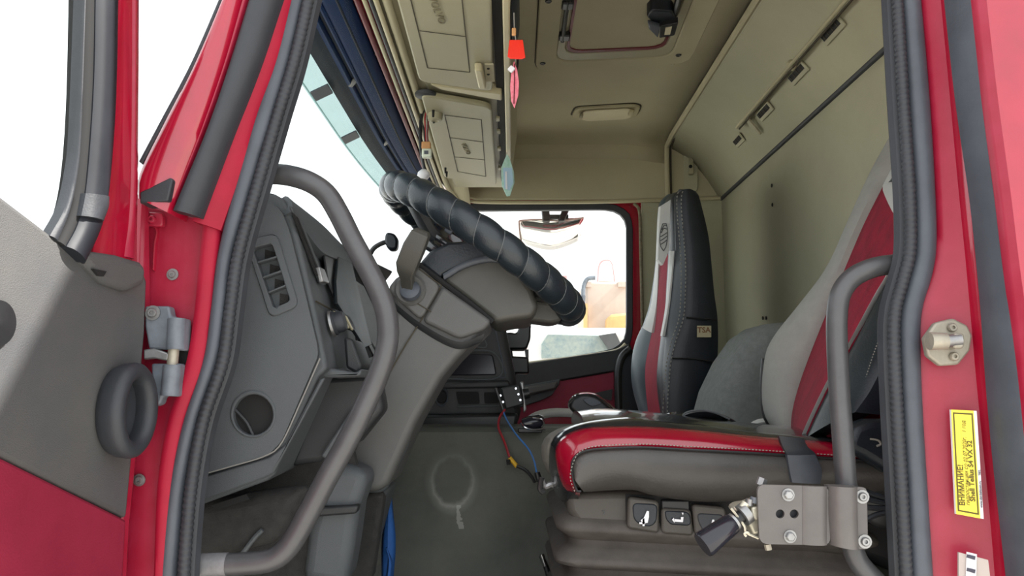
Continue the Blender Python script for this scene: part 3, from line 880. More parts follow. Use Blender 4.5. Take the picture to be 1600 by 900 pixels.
put('roof_front', prism([V(-0.36, 1.1, 0.84), V(-0.36, 1.1, 1.0), V(-0.2, 1.1, 1.2), V(-0.2, 1.1, 0.86)], (0, 2.25, 0)), 'red', fh, bevel=0.02)

# ================================================================== OUTSIDE VISOR
vs = thing('sun_visor', 'dark blue outside sun visor with clear teal front lip above windscreen', 'visor', V(-0.45, 2.2, 0.76))
def vrow(x, z, n=24):
    out = []
    for i in range(n):
        s = i / (n - 1)
        y = 1.05 + 2.25 * s
        k = max(0, (s - 0.55) / 0.45)
        out.append(V(x * (1 - 0.16 * k * k) + 0.0, y, z - 0.03 * k * k))
    return out
def vband(rows_, name, m, solid=0.006):
    return put(name, loft([vrow(x, z) for x, z in rows_], closed=False), m, vs, solid=solid)
vband([(-0.335, 0.806), (-0.36, 0.800), (-0.385, 0.797), (-0.402, 0.799)], 'rear_shell', 'navy_visor')
vband([(-0.398, 0.803), (-0.42, 0.806), (-0.45, 0.804), (-0.480, 0.795)], 'front_shell', 'navy_fold')
vband([(-0.418, 0.803), (-0.424, 0.798), (-0.434, 0.801)], 'shell_fold', 'navy_visor')
vband([(-0.476, 0.797), (-0.50, 0.785), (-0.53, 0.768)], 'clear_lip', 'teal', 0.003)
put('lip_edge', tube(vrow(-0.53, 0.768), 0.004, 6, 40), 'teal', vs)
put('shell_ridge', tube(vrow(-0.400, 0.798), 0.007, 8, 40), 'navy_visor', vs)
put('shell_ridge', tube(vrow(-0.362, 0.799), 0.004, 8, 40), 'navy_fold', vs)
put('shell_back', loft([vrow(-0.335, 0.806), vrow(-0.40, 0.87), vrow(-0.48, 0.80)], closed=False), 'navy_visor', vs, solid=0.004)
for yy in (1.62, 1.99, 2.36, 2.95):
    k = max(0, ((yy - 1.05) / 2.25 - 0.55) / 0.45); f = 1 - 0.16 * k * k; dz = -0.03 * k * k
    put('lip_bracket', prism([V(-0.478 * f, yy - 0.03, 0.788 + dz), V(-0.478 * f, yy + 0.03, 0.788 + dz), V(-0.522 * f, yy + 0.03, 0.766 + dz), V(-0.522 * f, yy - 0.03, 0.766 + dz)], (0, 0, -0.004)), 'rubber', vs)
for (px, py) in ((552, 128), (604, 222)):
    c = onz(px, py, 0.80)
    put('mounting_foot', box(c, (0.016, 0.06, 0.012), Matrix.Rotation(0.5, 3, 'Z')), 'black', vs, bevel=0.006)

# ================================================================== OVERHEAD LOCKERS
ZL = 0.79
def lock(pts, dz=0.0):
    return [onz(p[0], p[1], ZL + dz) if isinstance(p, tuple) else p for p in pts]
oc = thing('overhead_console', 'beige overhead console shell holding the locker flaps along roof front', 'console', V(-0.12, 2.1, 0.79))
put('body', prism([V(-0.235, 1.2, 0.812), V(-0.02, 1.2, 0.812), V(0.015, 1.2, 1.1), V(-0.235, 1.2, 1.1)], (0, 1.92, 0)), 'locker', oc, bevel=0.01)
er = [(785, 0), (798, 0), (806, 250), (803, 272), (792, 272), (786, 150)]
put('edge_rail', prism([V(-0.020, 1.2, 0.785), V(-0.004, 1.2, 0.785), V(-0.004, 2.98, 0.785), V(-0.020, 2.98, 0.785)], (0, 0, 0.03)), 'rail', oc, bevel=0.004)
put('rail_back', prism([V(-0.004, 1.2, 0.80), V(0.018, 1.2, 0.96), V(0.018, 2.9, 0.96), V(-0.004, 2.98, 0.80)], (-0.012, 0, 0)), 'ceil', oc, bevel=0.003)
put('shelf_gap', box(V(-0.032, 2.1, 0.808), (0.02, 1.76, 0.012)), 'black_matt', oc)
dv = lock([(672, 133), (784, 147), (784, 158), (690, 141)], -0.004)
put('divider', prism(dv, (0, 0, 0.03)), 'rail', oc, bevel=0.004)
for (px, py) in ((778, 185), (779, 205), (780, 232), (781, 262)):
    put('gap_clip', box(onz(px, py, 0.80), (0.012, 0.03, 0.01)), 'locker', oc, bevel=0.002)
put('hinge_cover', lathe(onz(665, 146, 0.80), (0, 0, -1), [(0, 0), (0.03, 0), (0.028, 0.008), (0, 0.012)], 20), 'rubber_dark', oc)

def flap(label, poly, lines, word, wpos, wsize, latch, wmat='emboss_shade'):
    t = thing('locker_flap', label, 'locker', sum(lock(poly), Vector()) / len(poly))
    p = rounded(lock(poly, -0.004), 0.03)
    put('flap_panel', prism(p, (0, 0, 0.018)), 'locker', t, bevel=0.005, seg=3)
    bm = bmesh.new()
    for a, b in lines:
        A = onz(*a, ZL - 0.0045) if isinstance(a, tuple) else a
        B = onz(*b, ZL - 0.0045) if isinstance(b, tuple) else b
        d = (B - A).normalized(); s = Vector((-d.y, d.x, 0)) * 0.0013
        add_prism(bm, [A - s, B - s, B + s, A + s], Vector((0, 0, -0.0006)))
    put('engraved_line', bm, 'line', t, smooth=False)
    text('raised_word', word, onz(*wpos, ZL - 0.0055), (0.1, 1, 0), (1, -0.1, 0), wsize, wmat, t, extrude=0.001, align='CENTER', wide=1.5)
    if latch:
        lx, ly = latch
        lt = put('latch', prism(rounded([onz(lx - 16, ly - 16, ZL - 0.004), onz(lx - 4, ly - 15, ZL - 0.004), onz(lx + 3, ly + 15, ZL - 0.004), onz(lx - 9, ly + 15, ZL - 0.004)], 0.012), (0, 0, -0.022)), 'rail', t, bevel=0.005)
        put('latch_plate', prism([onz(lx, ly - 13, ZL - 0.004), onz(lx + 14, ly - 13, ZL - 0.004), onz(lx + 16, ly + 14, ZL - 0.004), onz(lx + 2, ly + 14, ZL - 0.004)], (0, 0, -0.003)), 'ceil', t)
        for k in (-5, 4):
            put('screw', lathe(onz(lx + 6, ly + k, ZL - 0.007), (0, 0, -1), [(0, 0), (0.004, 0), (0.003, 0.002), (0, 0.002)], 8), 'black_matt', t)
    return t
XA = V(-0.231, 1.22, ZL); XB = V(-0.040, 1.22, ZL)
f1 = flap('larger near beige locker flap with latch and VOLVO lettering, mostly cut by picture top',
     [XA, (620, 0), (655, 128), (770, 144), (768, 0), XB],
     [((642, 0), (668, 106)), ((668, 106), (734, 113)), ((734, 113), (722, 0)), ((655, 48), (727, 57)), ((642, 0), V(-0.205, 1.3, ZL - 0.0045)), ((722, 0), V(-0.100, 1.3, ZL - 0.0045))],
     'VOLVO', (683, 17), 0.024, (757, 112))
f2 = flap('smaller far beige locker flap below the divider with small VOLVO lettering',
     [(657, 149), (768, 168), (776, 290), (694, 278)],
     [((695, 180), (715, 268)), ((715, 268), (759, 276)), ((759, 276), (752, 187)), ((752, 187), (695, 180)), ((702, 215), (755, 222)), ((709, 245), (757, 250))],
     'VOLVO', (728, 233), 0.023, None)
cb = lathe(onz(680, 178, ZL - 0.004), (0, 0, -1), [(0, 0), (0.022, 0), (0.02, 0.02), (0.012, 0.022), (0, 0.016)], 18)
put('loose_knob', cb, 'locker', f2)
for (px, py) in ((677, 172), (678, 182), (696, 262), (698, 268)):
    put('screw', lathe(onz(px, py, ZL - 0.008), (0, 0, -1), [(0, 0), (0.004, 0), (0.003, 0.02), (0, 0.021)], 8), 'black_matt', f2)
# dark things pushed into the shelf near the top edge
shf = thing('dark_pouch', 'dark pouch poking out of the roof shelf above the red tag', 'pouch', onz(797, 30, 0.83))
bm = bmesh.new()
c = V(0.0, 1.72, 0.84)
rings = [[c + Vector((math.cos(a) * rx, ty, math.sin(a) * rz)) for a in [2 * math.pi * k / 12 for k in range(12)]] for ty, rx, rz in ((-0.2, 0.008, 0.02), (-0.15, 0.016, 0.04), (0.02, 0.018, 0.05), (0.09, 0.01, 0.03), (0.10, 0.004, 0.01))]
put('pouch_body', loft(rings), 'leather_blue', shf)
put('pouch_cord', tube([V(0.012, 1.80, 0.83), V(0.014, 1.86, 0.80), V(0.008, 1.92, 0.79)], 0.003, 6, 10), 'black', shf)

# ================================================================== ROOF HATCH
ZH = 1.095
def H(pts, z=ZH):
    return [onz(p[0], p[1], z) if isinstance(p, tuple) else p for p in pts]
ht = thing('roof_hatch', 'beige roof hatch with moulded frame and dark latch in the ceiling', 'hatch', onz(960, 60, ZH))
o_ = rounded([V(0.075, 1.75, ZH - 0.008), onz(836, 112, ZH - 0.008), onz(1078, 99, ZH - 0.008), V(0.575, 1.75, ZH - 0.008)], 0.05)
i_ = rounded([V(0.145, 1.78, ZH - 0.008), onz(868, 98, ZH - 0.008), onz(1048, 90, ZH - 0.008), V(0.50, 1.78, ZH - 0.008)], 0.06)
put('hatch_frame', ringpoly(o_, i_, (0, 0, 0.018), 72), 'ceil', ht, bevel=0.004)
o2 = [p + Vector((0, 0, 0.004)) for p in i_]
c0 = sum(i_, Vector()) / len(i_)
i2 = [c0 + (p - c0) * 0.86 + Vector((0, 0, 0.006)) for p in i_]
put('hatch_tray', ringpoly(o2, i2, (0, 0, 0.006), 72), 'locker', ht, bevel=0.003)
put('frame_gap', ringpoly([p + (p - c0).normalized() * 0.006 + Vector((0, 0, 0.012)) for p in o_], [p + Vector((0, 0, 0.012)) for p in o_], (0, 0, -0.002), 72), 'line', ht)
lid = [c0 + (p - c0) * 0.80 + Vector((0, 0, 0.008)) for p in i_]
put('hatch_lid', prism(lid, (0, 0, 0.008)), 'ceil', ht, bevel=0.003)
put('lid_seal', ringpoly([c0 + (p - c0) * 0.835 + Vector((0, 0, 0.004)) for p in i_], [c0 + (p - c0) * 0.79 + Vector((0, 0, 0.004)) for p in i_], (0, 0, 0.01), 72), 'burg', ht)
put('lid_groove', prism(H([(890, 66), (928, 68), (926, 72), (890, 70)], ZH + 0.004), (0, 0, -0.001)), 'line', ht)
for (px, py) in ((848, 99), (1060, 86), (857, 2)):
    put('frame_screw', lathe(onz(px, py, ZH - 0.009), (0, 0, -1), [(0, 0), (0.010, 0), (0.008, 0.003), (0.003, 0.001), (0, 0.001)], 12), 'black', ht)
# hinges on the left, latch on the right
put('hinge_bar', tube(H([(888, 0), (883, 30), (879, 64)], ZH - 0.012), 0.007, 8, 10), 'black', ht)
for (px, py) in ((887, 6), (882, 56)):
    put('hinge_block', box(onz(px, py, ZH - 0.008), (0.034, 0.04, 0.02)), 'black', ht, bevel=0.004)
lc = onz(1028, 32, ZH - 0.02)
lt = put('latch_body', prism(rounded(H([(1010, 25), (1018, 16), (1050, 18), (1058, 34), (1048, 46), (1020, 38)], ZH - 0.035), 0.01), (0, 0, 0.04)), 'leather_blue', ht, bevel=0.006)
put('latch_lever', prism(rounded(H([(1030, 42), (1060, 36), (1054, 56), (1030, 60)], ZH - 0.05), 0.006), (0, 0, 0.02)), 'black', ht, bevel=0.004)
put('latch_face', prism(H([(1012, 36), (1032, 42), (1028, 60), (1014, 46)], ZH - 0.048), (0, 0, 0.012)), 'rubber', ht, bevel=0.003)
put('latch_window', prism(H([(1040, 44), (1050, 42), (1047, 54), (1038, 55)], ZH - 0.0515), (0, 0, 0.002)), 'lamp_lens', ht)
put('latch_arm', tube(H([(1054, 22), (1060, 0), (1064, -20)], ZH - 0.02), 0.010, 8, 10), 'black', ht)

# ================================================================== CEILING LAMP
cl = thing('ceiling_lamp', 'oblong cloudy ceiling lamp on the beige headliner', 'lamp', onz(946, 178, 1.085))
cz = 1.085
lp = [onz(893, 183, cz), onz(900, 170, cz), onz(990, 165, cz), onz(1001, 168, cz), onz(996, 181, cz), onz(985, 185, cz), onz(905, 189, cz)]
put('lamp_base', prism(rounded(lp, 0.03), (0, 0, 0.012)), 'rail', cl, bevel=0.004)
cc = sum(lp, Vector()) / len(lp)
put('lens', prism(rounded([cc + (p - cc) * 0.78 - Vector((0, 0, 0.002)) for p in lp], 0.02), (0, 0, -0.007)), 'lamp_lens', cl, bevel=0.003, seg=3)
put('lamp_switch', box(onz(986, 176, cz - 0.012), (0.02, 0.04, 0.012)), 'rail', cl, bevel=0.003)
put('lamp_clip', box(onz(908, 181, cz - 0.014), (0.014, 0.03, 0.012)), 'locker', cl, bevel=0.003)
put('lamp_gap', prism(rounded([cc + (p - cc) * 1.05 + Vector((0, 0, 0.008)) for p in lp], 0.03), (0, 0, 0.004)), 'line', cl)

# ================================================================== HANGING TAGS
def hang(name, label, cat, poly, Y, m, cord):
    pts = P(poly, Y)
    lo = min(pts, key=lambda p: p.z)
    t = thing(name, label, cat, Vector((lo.x, Y, lo.z)))
    put('tag', prism(pts, (0, 0.004, 0)), m, t, bevel=0.001)
    if cord:
        put('cord', tube(P(cord, Y + 0.002), 0.0013, 6, 14), 'thread', t)
    return t
t1 = hang('hanging_tag', 'bright red square tag on a cord from the roof shelf', 'tag', [(796, 62), (817, 62), (821, 90), (815, 92), (797, 91), (793, 88)], 1.55, 'orange', [(803, 20), (804, 50), (806, 64), (804, 80), (806, 92)])
put('knot', box(at(803, 50, 1.55), (0.009, 0.008, 0.016)), 'led', t1, bevel=0.002)
t2 = hang('feather_tag', 'pink narrow feather-shaped tag hanging under the red tag', 'tag', [(803, 95), (808, 108), (811, 128), (810, 148), (804, 169), (799, 158), (797, 135), (799, 112)], 1.58, 'pink', [(806, 90), (805, 98)])
put('white_bead', box(at(799, 108, 1.57), (0.012, 0.008, 0.012), Matrix.Rotation(0.7, 3, 'Y')), 'white', t2, bevel=0.002)
put('vein', tube(P([(804, 100), (804, 130), (803, 162)], 1.577), 0.0012, 6, 8), 'burg', t2)
t3 = hang('leaf_tag', 'mint green and pale blue leaf-shaped tag at the end of the shelf', 'tag', [(792, 240), (796, 246), (803, 268), (804, 285), (797, 306), (792, 307), (784, 290), (783, 262)], 2.55, 'mint', [(792, 225), (792, 242)])
put('print_panel', prism(P([(786, 262), (800, 262), (802, 286), (796, 298), (788, 294)], 2.547), (0, -0.001, 0)), 'pale_blue', t3)
put('print_stripe', prism(P([(789, 268), (792, 268), (793, 296), (790, 296)], 2.545), (0, -0.001, 0)), 'white', t3)
# wiring plug hanging from the far locker
wp = thing('wiring_plug', 'brown and clear wiring plug hanging on thin wires by the far locker', 'plug', at(667, 248, 2.2))
put('plug_body', box(at(666, 228, 2.2), (0.026, 0.02, 0.022)), 'led', wp, bevel=0.003)
put('plug_socket', box(at(667, 240, 2.2), (0.028, 0.022, 0.026)), 'clear_plug', wp, bevel=0.004)
put('plug_print', box(at(666, 238, 2.186), (0.012, 0.002, 0.01)), 'rubber', wp)
for k, (mm, dx) in enumerate((('wire_red', 0), ('thread', 3), ('black', -5), ('burg', 6))):
    put('wire', tube(P([(668 + dx * 0.6, 168), (664 + dx, 185), (665 + dx * 0.5, 205), (666 + dx * 0.4, 224)], 2.2), 0.0022, 6, 14), mm, wp)
put('black_lead', tube(P([(660, 172), (657, 200), (658, 235), (664, 268)], 2.22), 0.005, 8, 20), 'black', wp)
pm = lathe(at(662, 281, 2.22), (0, 0, 1), [(0, 0), (0.012, 0.003), (0.019, 0.012), (0.017, 0.022), (0.008, 0.03), (0, 0.031)], 14)
tag(put('pompom', pm, 'white'), 'small white pompom beside the steering wheel top under roof trim', 'ornament')

# ================================================================== DASHBOARD
YD = 1.23
ds = thing('dashboard', 'grey moulded dashboard end with air vent, round hole and switches', 'dashboard', at(400, 790, YD))
prof = P([(388, 316), (398, 303), (424, 300), (442, 310), (456, 332), (470, 385), (490, 470), (509, 560), (511, 576), (498, 588), (428, 742), (415, 752), (303, 793), (290, 793), (330, 560), (352, 440)], YD)
fwd = [Vector((-0.62, YD, prof[-1].z)), Vector((-0.66, YD, prof[0].z - 0.12)), Vector((-0.60, YD, prof[0].z - 0.01))]
# dash body: profile swept across the cab
top_i = 2
body = [V(-0.60, YD, 0.22)] + prof[1:12] + [prof[12], V(-0.60, YD, -0.17)]
sk = [p + Vector((0, 0.012, 0)) for p in body]
rings = []
for (dy, dx) in ((0, 0), (0.3, -0.02), (0.6, -0.04), (0.9, -0.05), (1.85, -0.05)):
    rings.append([p + Vector((dx, dy, 0)) for p in sk])
put('dash_body', loft(rings), 'dash', ds, bevel=0.004)
# end cap: rim + proud panel with holes
edge_in = P([(398, 318), (425, 316), (440, 330), (452, 360), (470, 430), (496, 540), (497, 556), (440, 690), (420, 710), (312, 742), (302, 742), (320, 600), (340, 520), (360, 420), (386, 330)], YD - 0.012)
put('end_rim', prism(prof, (0, 0.03, 0)), 'dash', ds, bevel=0.006, seg=3)
vent_o = rounded(P([(383, 376), (432, 364), (467, 478), (422, 497)], YD - 0.012), 0.012)
hole = [at(395 + 33 * math.cos(2 * math.pi * k / 28), 648 + 34.5 * math.sin(2 * math.pi * k / 28), YD - 0.012) for k in range(28)]
put('end_panel', holed(rounded(edge_in, 0.01, 3), [vent_o, hole], (0, 0.011, 0)), 'dash', ds, smooth=True, angle=30)
put('lower_flange', prism(P([(304, 748), (420, 714), (446, 694), (500, 592), (508, 590), (428, 738), (415, 746), (304, 788)], YD - 0.006), (0, 0.01, 0)), 'dash', ds, bevel=0.003)
put('flange_seam', tube(P([(303, 745), (360, 729), (415, 712), (440, 692), (470, 628), (500, 560)], YD - 0.012), 0.0012, 6, 30), 'plate_dust', ds, label='dusty panel seam')
# vent
vf = P([(383, 376), (432, 364), (467, 478), (422, 497)], YD - 0.016)
vi = P([(394, 388), (425, 380), (453, 470), (427, 482)], YD - 0.016)
vt = put('side_vent', ringpoly(rounded(vf, 0.012), rounded(vi, 0.003), (0, 0.02, 0), 48), 'dash', ds, bevel=0.003)
put('vent_cavity', prism(P([(386, 380), (430, 370), (460, 474), (424, 490)], YD + 0.004), (0, 0.004, 0)), 'black_matt', vt)
vl = [vi[0], vi[3]]; vr = [vi[1], vi[2]]
for k in range(1, 4):
    t = k / 4
    a = vl[0].lerp(vl[1], t); b = vr[0].lerp(vr[1], t)
    put('vent_vane', prism([a, b, b + Vector((0, 0, 0.003)), a + Vector((0, 0, 0.003))], (0, 0.018, 0)), 'dash', vt, bevel=0.001)
for k in range(4):
    t = (k + 0.5) / 4
    a = vl[0].lerp(vl[1], t).lerp(vr[0].lerp(vr[1], t), 0.35) + Vector((0, 0.016, 0.0)); b = vl[0].lerp(vl[1], t).lerp(vr[0].lerp(vr[1], t), 0.9) + Vector((0, 0.012, -0.004))
    put('vent_blade', prism([a + Vector((0, 0, 0.010)), b + Vector((0, 0.0, 0.004)), b + Vector((0, 0.0, -0.006)), a + Vector((0, 0, -0.010))], (0, 0.002, 0)), 'carpet', vt)
# round hole with a rim and a dark bowl behind
ho = [at(395 + 36 * math.cos(2 * math.pi * k / 32), 647 + 37.5 * math.sin(2 * math.pi * k / 32), YD - 0.014) for k in range(32)]
hi_ = [at(395 + 31 * math.cos(2 * math.pi * k / 32), 648 + 32 * math.sin(2 * math.pi * k / 32), YD - 0.014) for k in range(32)]
hr = put('hole_rim', ringpoly(ho, hi_, (0, 0.018, 0), 32), 'dash', ds, bevel=0.002)
put('hole_bowl', prism([at(395 + 34 * math.cos(2 * math.pi * k / 32), 648 + 35 * math.sin(2 * math.pi * k / 32), YD - 0.002) for k in range(32)], (0, 0.003, 0)), 'black_matt', hr)
put('hole_rib', tube(P([(367, 640), (385, 660), (395, 680)], YD - 0.004), 0.003, 6, 8), 'dash_dark', hr)
put('under_slot', prism(P([(328, 790), (385, 772), (390, 780), (340, 797)], YD + 0.03), (0, 0.02, 0)), 'black_matt', ds)
pd = [V(-0.60, 2.62, 0.12), V(-0.40, 2.62, 0.13), V(-0.26, 2.62, 0.06), V(-0.22, 2.62, -0.02), V(-0.25, 2.62, -0.22), V(-0.42, 2.62, -0.34), V(-0.60, 2.62, -0.34)]
put('passenger_dash', prism(pd, (0, 0.60, 0)), 'dash', ds, bevel=0.02, seg=3)
# instrument side of the dash: plane through the cap edge running across the cab
e0 = at(456, 332, YD); e1 = at(509, 560, YD)
FN = Vector((0, 1, 0)).cross(e1 - e0).normalized()
if FN.x < 0: FN = -FN
def F(px, py, off=0.003):
    return on(px, py, e0 + FN * off, FN)
def face(name, poly, m, off=0.0, th=0.006, parent=ds, bevel=0.002, rnd=0.0, label=None):
    p = [F(x, y, off) for x, y in poly]
    if rnd: p = rounded(p, rnd)
    return put(name, prism(p, FN * th), m, parent, bevel=bevel, label=label)
sv = face('demist_vent', [(451, 322), (464, 334), (507, 446), (497, 443)], 'dash', 0, 0.004)
face('vent_slot', [(455, 332), (459, 336), (495, 432), (492, 432)], 'black_matt', 0.003, 0.003, sv)
face('vent_slot', [(461, 338), (464, 341), (499, 430), (497, 431)], 'black_matt', 0.003, 0.003, sv)
face('vent_thumbwheel', [(492, 418), (500, 422), (508, 444), (498, 442)], 'steel', 0.003, 0.008, sv)
hs1 = P([(446, 306, 1.245), (473, 326, 1.34), (507, 354, 1.48), (540, 387, 1.60), (575, 405, 1.75), (613, 424, 1.95)], 1)
hs2 = [F(456, 330, 0.002), F(480, 364, 0.004), F(504, 394, 0.006), F(530, 406, 0.008), F(558, 420, 0.008), F(594, 448, 0.006)]
put('hood', bar_strip(hs1, hs2, 40, 8, 0.006, 0.03, bvec=(0.8, -0.2, 0.4)), 'dash', ds)
face('gauge_recess_shade', [(503, 395), (540, 412), (578, 545), (570, 550), (522, 470), (510, 440)], 'black', 0.0, 0.004, label='flat dark slab shading in the instrument recess')  # dark slab coloured in to look like a shaded recess
face('gauge_panel', [(524, 402), (545, 410), (577, 540), (566, 545), (522, 475), (520, 440)], 'gauge', 0.004, 0.006)
cv = face('centre_vent', [(554, 416), (566, 424), (602, 500), (588, 490)], 'dash_dark', 0.002, 0.006)
for k in range(4):
    face('vent_slot', [(556 + k * 3, 415 + k * 2), (558 + k * 3, 415 + k * 2), (592 + k * 3, 488 + k * 3), (590 + k * 3, 488 + k * 3)], 'black_matt', 0.008, 0.004, cv)
face('panel_seam', [(492, 470), (518, 484), (518, 486), (492, 472)], 'line', 0.001, 0.003)
sw = face('switch_stack', [(516, 484), (540, 494), (552, 520), (528, 508)], 'rubber_dark', 0.002, 0.008, label='pale ribbed switch row')
for k in range(4):
    face('switch_rib', [(518 + k * 6, 486 + k * 2.5), (521 + k * 6, 487 + k * 2.5), (532 + k * 6, 509 + k * 2.6), (529 + k * 6, 508 + k * 2.6)], 'rail', 0.008, 0.004, sw)
kb = F(519, 506, 0.004)
kn = put('light_knob', lathe(kb, FN, [(0, 0), (0.021, 0), (0.021, 0.006), (0.0185, 0.008), (0.018, 0.018), (0.015, 0.022), (0, 0.022)], 24), 'rubber_dark', ds)
put('knob_collar', lathe(kb - FN * 0.001, FN, [(0, 0), (0.023, 0), (0.022, 0.004), (0, 0.004)], 24), 'steel', kn)
put('switch_box', prism(P([(537, 526), (551, 530), (566, 572), (559, 585), (540, 575)], 1.30), (0, 0.10, 0)), 'dash_dark', ds, bevel=0.005)
put('switch_tray', prism(P([(470, 540), (512, 575), (556, 582), (566, 575), (562, 588), (505, 590)], 1.26), (0, 0.14, 0)), 'dash', ds, bevel=0.005)
ck = face('cup_recess', [(553, 505), (570, 520), (592, 556), (560, 562), (556, 540)], 'black_matt', 0.003, 0.003, rnd=0.02)
face('recess_rim', [(556, 508), (560, 506), (588, 558), (582, 558)], 'column', 0.004, 0.004)

# lower knee trim under the dash
put('knee_trim', prism(P([(505, 590), (590, 585), (600, 640), (560, 690), (500, 722), (450, 730)], 1.36), (0, 0.06, 0)), 'dash_dark', ds, bevel=0.01)
put('knee_edge', prism(P([(500, 712), (548, 640), (556, 645), (508, 718)], 1.345), (0, 0.03, 0)), 'dash', ds, bevel=0.004)

# ================================================================== STEERING COLUMN
sc = thing('steering_column', 'grey plastic steering column cover rising from the floor', 'column', at(570, 765, 1.55))
colp = P([(606, 452), (616, 434), (653, 413), (690, 440), (769, 501), (763, 512), (715, 560), (690, 590), (650, 660), (608, 755), (596, 768), (577, 770), (528, 742), (560, 660), (606, 540), (612, 490)], 1.50)
put('column_cover', prism(colp, (0, 0.17, 0)), 'column', sc, bevel=0.028, seg=4)
put('stalk_plate', prism(rounded(P([(606, 450), (618, 434), (653, 414), (689, 446), (657, 501), (614, 462)], 1.488), 0.015), (0, 0.03, 0)), 'column', sc, bevel=0.005, seg=3)
put('upper_cover', prism(rounded(P([(691, 446), (768, 501), (758, 515), (718, 530), (659, 502)], 1.488), 0.012), (0, 0.04, 0)), 'column', sc, bevel=0.010, seg=3)
put('cover_seam', tube(P([(690, 446), (657, 502), (630, 545), (600, 600), (575, 650)], 1.4965), 0.0013, 6, 16), 'line', sc)
put('plate_seam', tube(P([(616, 452), (640, 467), (674, 487)], 1.487), 0.0010, 6, 16), 'line', sc)
put('plate_seam', tube(P([(655, 420), (672, 433), (690, 446)], 1.487), 0.0010, 6, 16), 'line', sc)
put('cover_fold', bar_strip(P([(606, 464), (656, 504), (715, 534), (757, 522)], 1.489), P([(606, 474), (652, 513), (712, 545), (752, 535)], 1.499), 20, 5, 0.001, 0.01), 'dash_dark', sc)
put('column_foot', prism(P([(530, 745), (577, 770), (604, 762), (585, 830), (560, 920), (500, 920), (512, 800)], 1.56), (0, 0.16, 0)), 'dash', sc, bevel=0.02, seg=3)
put('foot_lip', bar_strip(P([(577, 770), (598, 768), (612, 750), (640, 690)], 1.53), P([(582, 760), (597, 758), (606, 745), (632, 690)], 1.52), 20, 5, 0.002, 0.02), 'dash', sc)
nw_ = Vector((math.sin(math.radians(34.5)), 0, math.cos(math.radians(34.5))))
# shroud under the wheel
shr = P([(654, 412), (672, 394), (700, 380), (745, 378), (790, 400), (832, 450), (842, 480), (832, 496), (800, 500), (775, 505), (735, 474)], 1.52)
put('shroud', prism(shr, (0, 0.26, 0)), 'shroud', sc, bevel=0.03, seg=4)
put('shroud_top', prism(P([(655, 411), (672, 392), (700, 378), (745, 375), (775, 388), (780, 402), (735, 410), (692, 430), (688, 436)], 1.508), (0, 0.28, 0)), 'leather_blue', sc, bevel=0.014, seg=3)
put('shroud_band', bar_strip(P([(692, 428), (725, 409), (760, 400), (792, 400)], 1.504), P([(694, 437), (727, 418), (762, 409), (792, 411)], 1.504), 20, 5, 0.003, 0.02), 'rubber', sc)
put('column_gap', tube(P([(655, 414), (690, 440), (735, 474), (770, 503)], 1.505), 0.006, 8, 20), 'black_matt', sc)
gx = at(700, 392, 1.62)
put('column_gaiter', lathe(gx - nw_ * 0.03, nw_, [(0, 0), (0.075, 0), (0.070, 0.012), (0.074, 0.02), (0.066, 0.028), (0.069, 0.038), (0.058, 0.046), (0.060, 0.056), (0.045, 0.07), (0, 0.072)], 26), 'vinyl', sc, angle=70)
put('gaiter_clip', box(at(701, 361, 1.54), (0.016, 0.01, 0.010), Matrix.Rotation(0.6, 3, 'Y')), 'rubber', sc, bevel=0.002)
put('lock_housing', prism(rounded(P([(820, 470), (868, 474), (880, 500), (862, 505), (812, 498)], 1.60), 0.015), (0, 0.1, 0)), 'shroud', sc, bevel=0.01)
# stalk
sk_ = thing('indicator_stalk', 'stubby grey indicator stalk in a rubber boot on the column', 'stalk', at(637, 455, 1.47))
a0, a1 = at(638, 452, 1.475), at(632, 425, 1.45)
rings = []
def rect_ring(c, ux, uy, hw, hh, k=0.35):
    pts = []
    for (sx, sy) in ((1, k), (k, 1), (-k, 1), (-1, k), (-1, -k), (-k, -1), (k, -1), (1, -k)):
        pts.append(c + ux * sx * hw + uy * sy * hh)
    return pts
ax = (at(660, 362, 1.42) - at(634, 428, 1.445)).normalized()
uy = Vector((0, 1, 0)); uy = (uy - ax * uy.dot(ax)).normalized(); ux = ax.cross(uy)
for px, py, Y, hw, hh in ((638, 455, 1.485, .011, .011), (637, 440, 1.47, .012, .012), (634, 428, 1.455, .015, .013), (636, 415, 1.445, .019, .015), (648, 385, 1.435, .0195, .015), (658, 364, 1.43, .0165, .014), (660, 360, 1.43, .012, .010)):
    rings.append(rect_ring(at(px, py, Y), ux, uy, hw, hh, 0.86))
put('lever', loft(rings), 'shroud', sk_, angle=28)
put('boot', lathe(at(641, 453, 1.488), (0.0, -1, 0.0), [(0, 0), (0.030, 0), (0.030, 0.004), (0.026, 0.008), (0.018, 0.006), (0, 0.006)], 28), 'column', sk_)
put('boot_collar', lathe(at(642, 456, 1.482), (-0.1, -1, 0.4), [(0, 0), (0.020, 0), (0.019, 0.010), (0.012, 0.014), (0, 0.014)], 20), 'rubber', sk_)
# steering wheel
Cw = at(753, 392, 1.65)
tilt = math.radians(34.5)
nw = Vector((math.sin(tilt), 0, math.cos(tilt)))
ew = Vector((math.cos(tilt), 0, -math.sin(tilt)))
fw = Vector((0, 1, 0))
wh = thing('steering_wheel', 'steering wheel with padded black laced leather cover', 'wheel', Cw - nw * 0.05)
RW, rw, NW = 0.227, 0.0305, 28
rings = []
NT, NP = 560, 20
for i in range(NT):
    a = 2 * math.pi * i / NT
    rad = ew * math.cos(a) + fw * math.sin(a)
    ring = []
    for k in range(NP):
        b = 2 * math.pi * k / NP
        ph = NW * a + b * 1.0
        r = rw * (0.88 + 0.15 * abs(math.sin(ph / 2)) ** 0.6)
        ring.append(Cw + rad * (RW + r * math.cos(b)) + nw * r * math.sin(b))
    rings.append(ring)
put('rim', loft(rings, loop=True), 'wheelcover', wh, angle=80)
bm = bmesh.new()
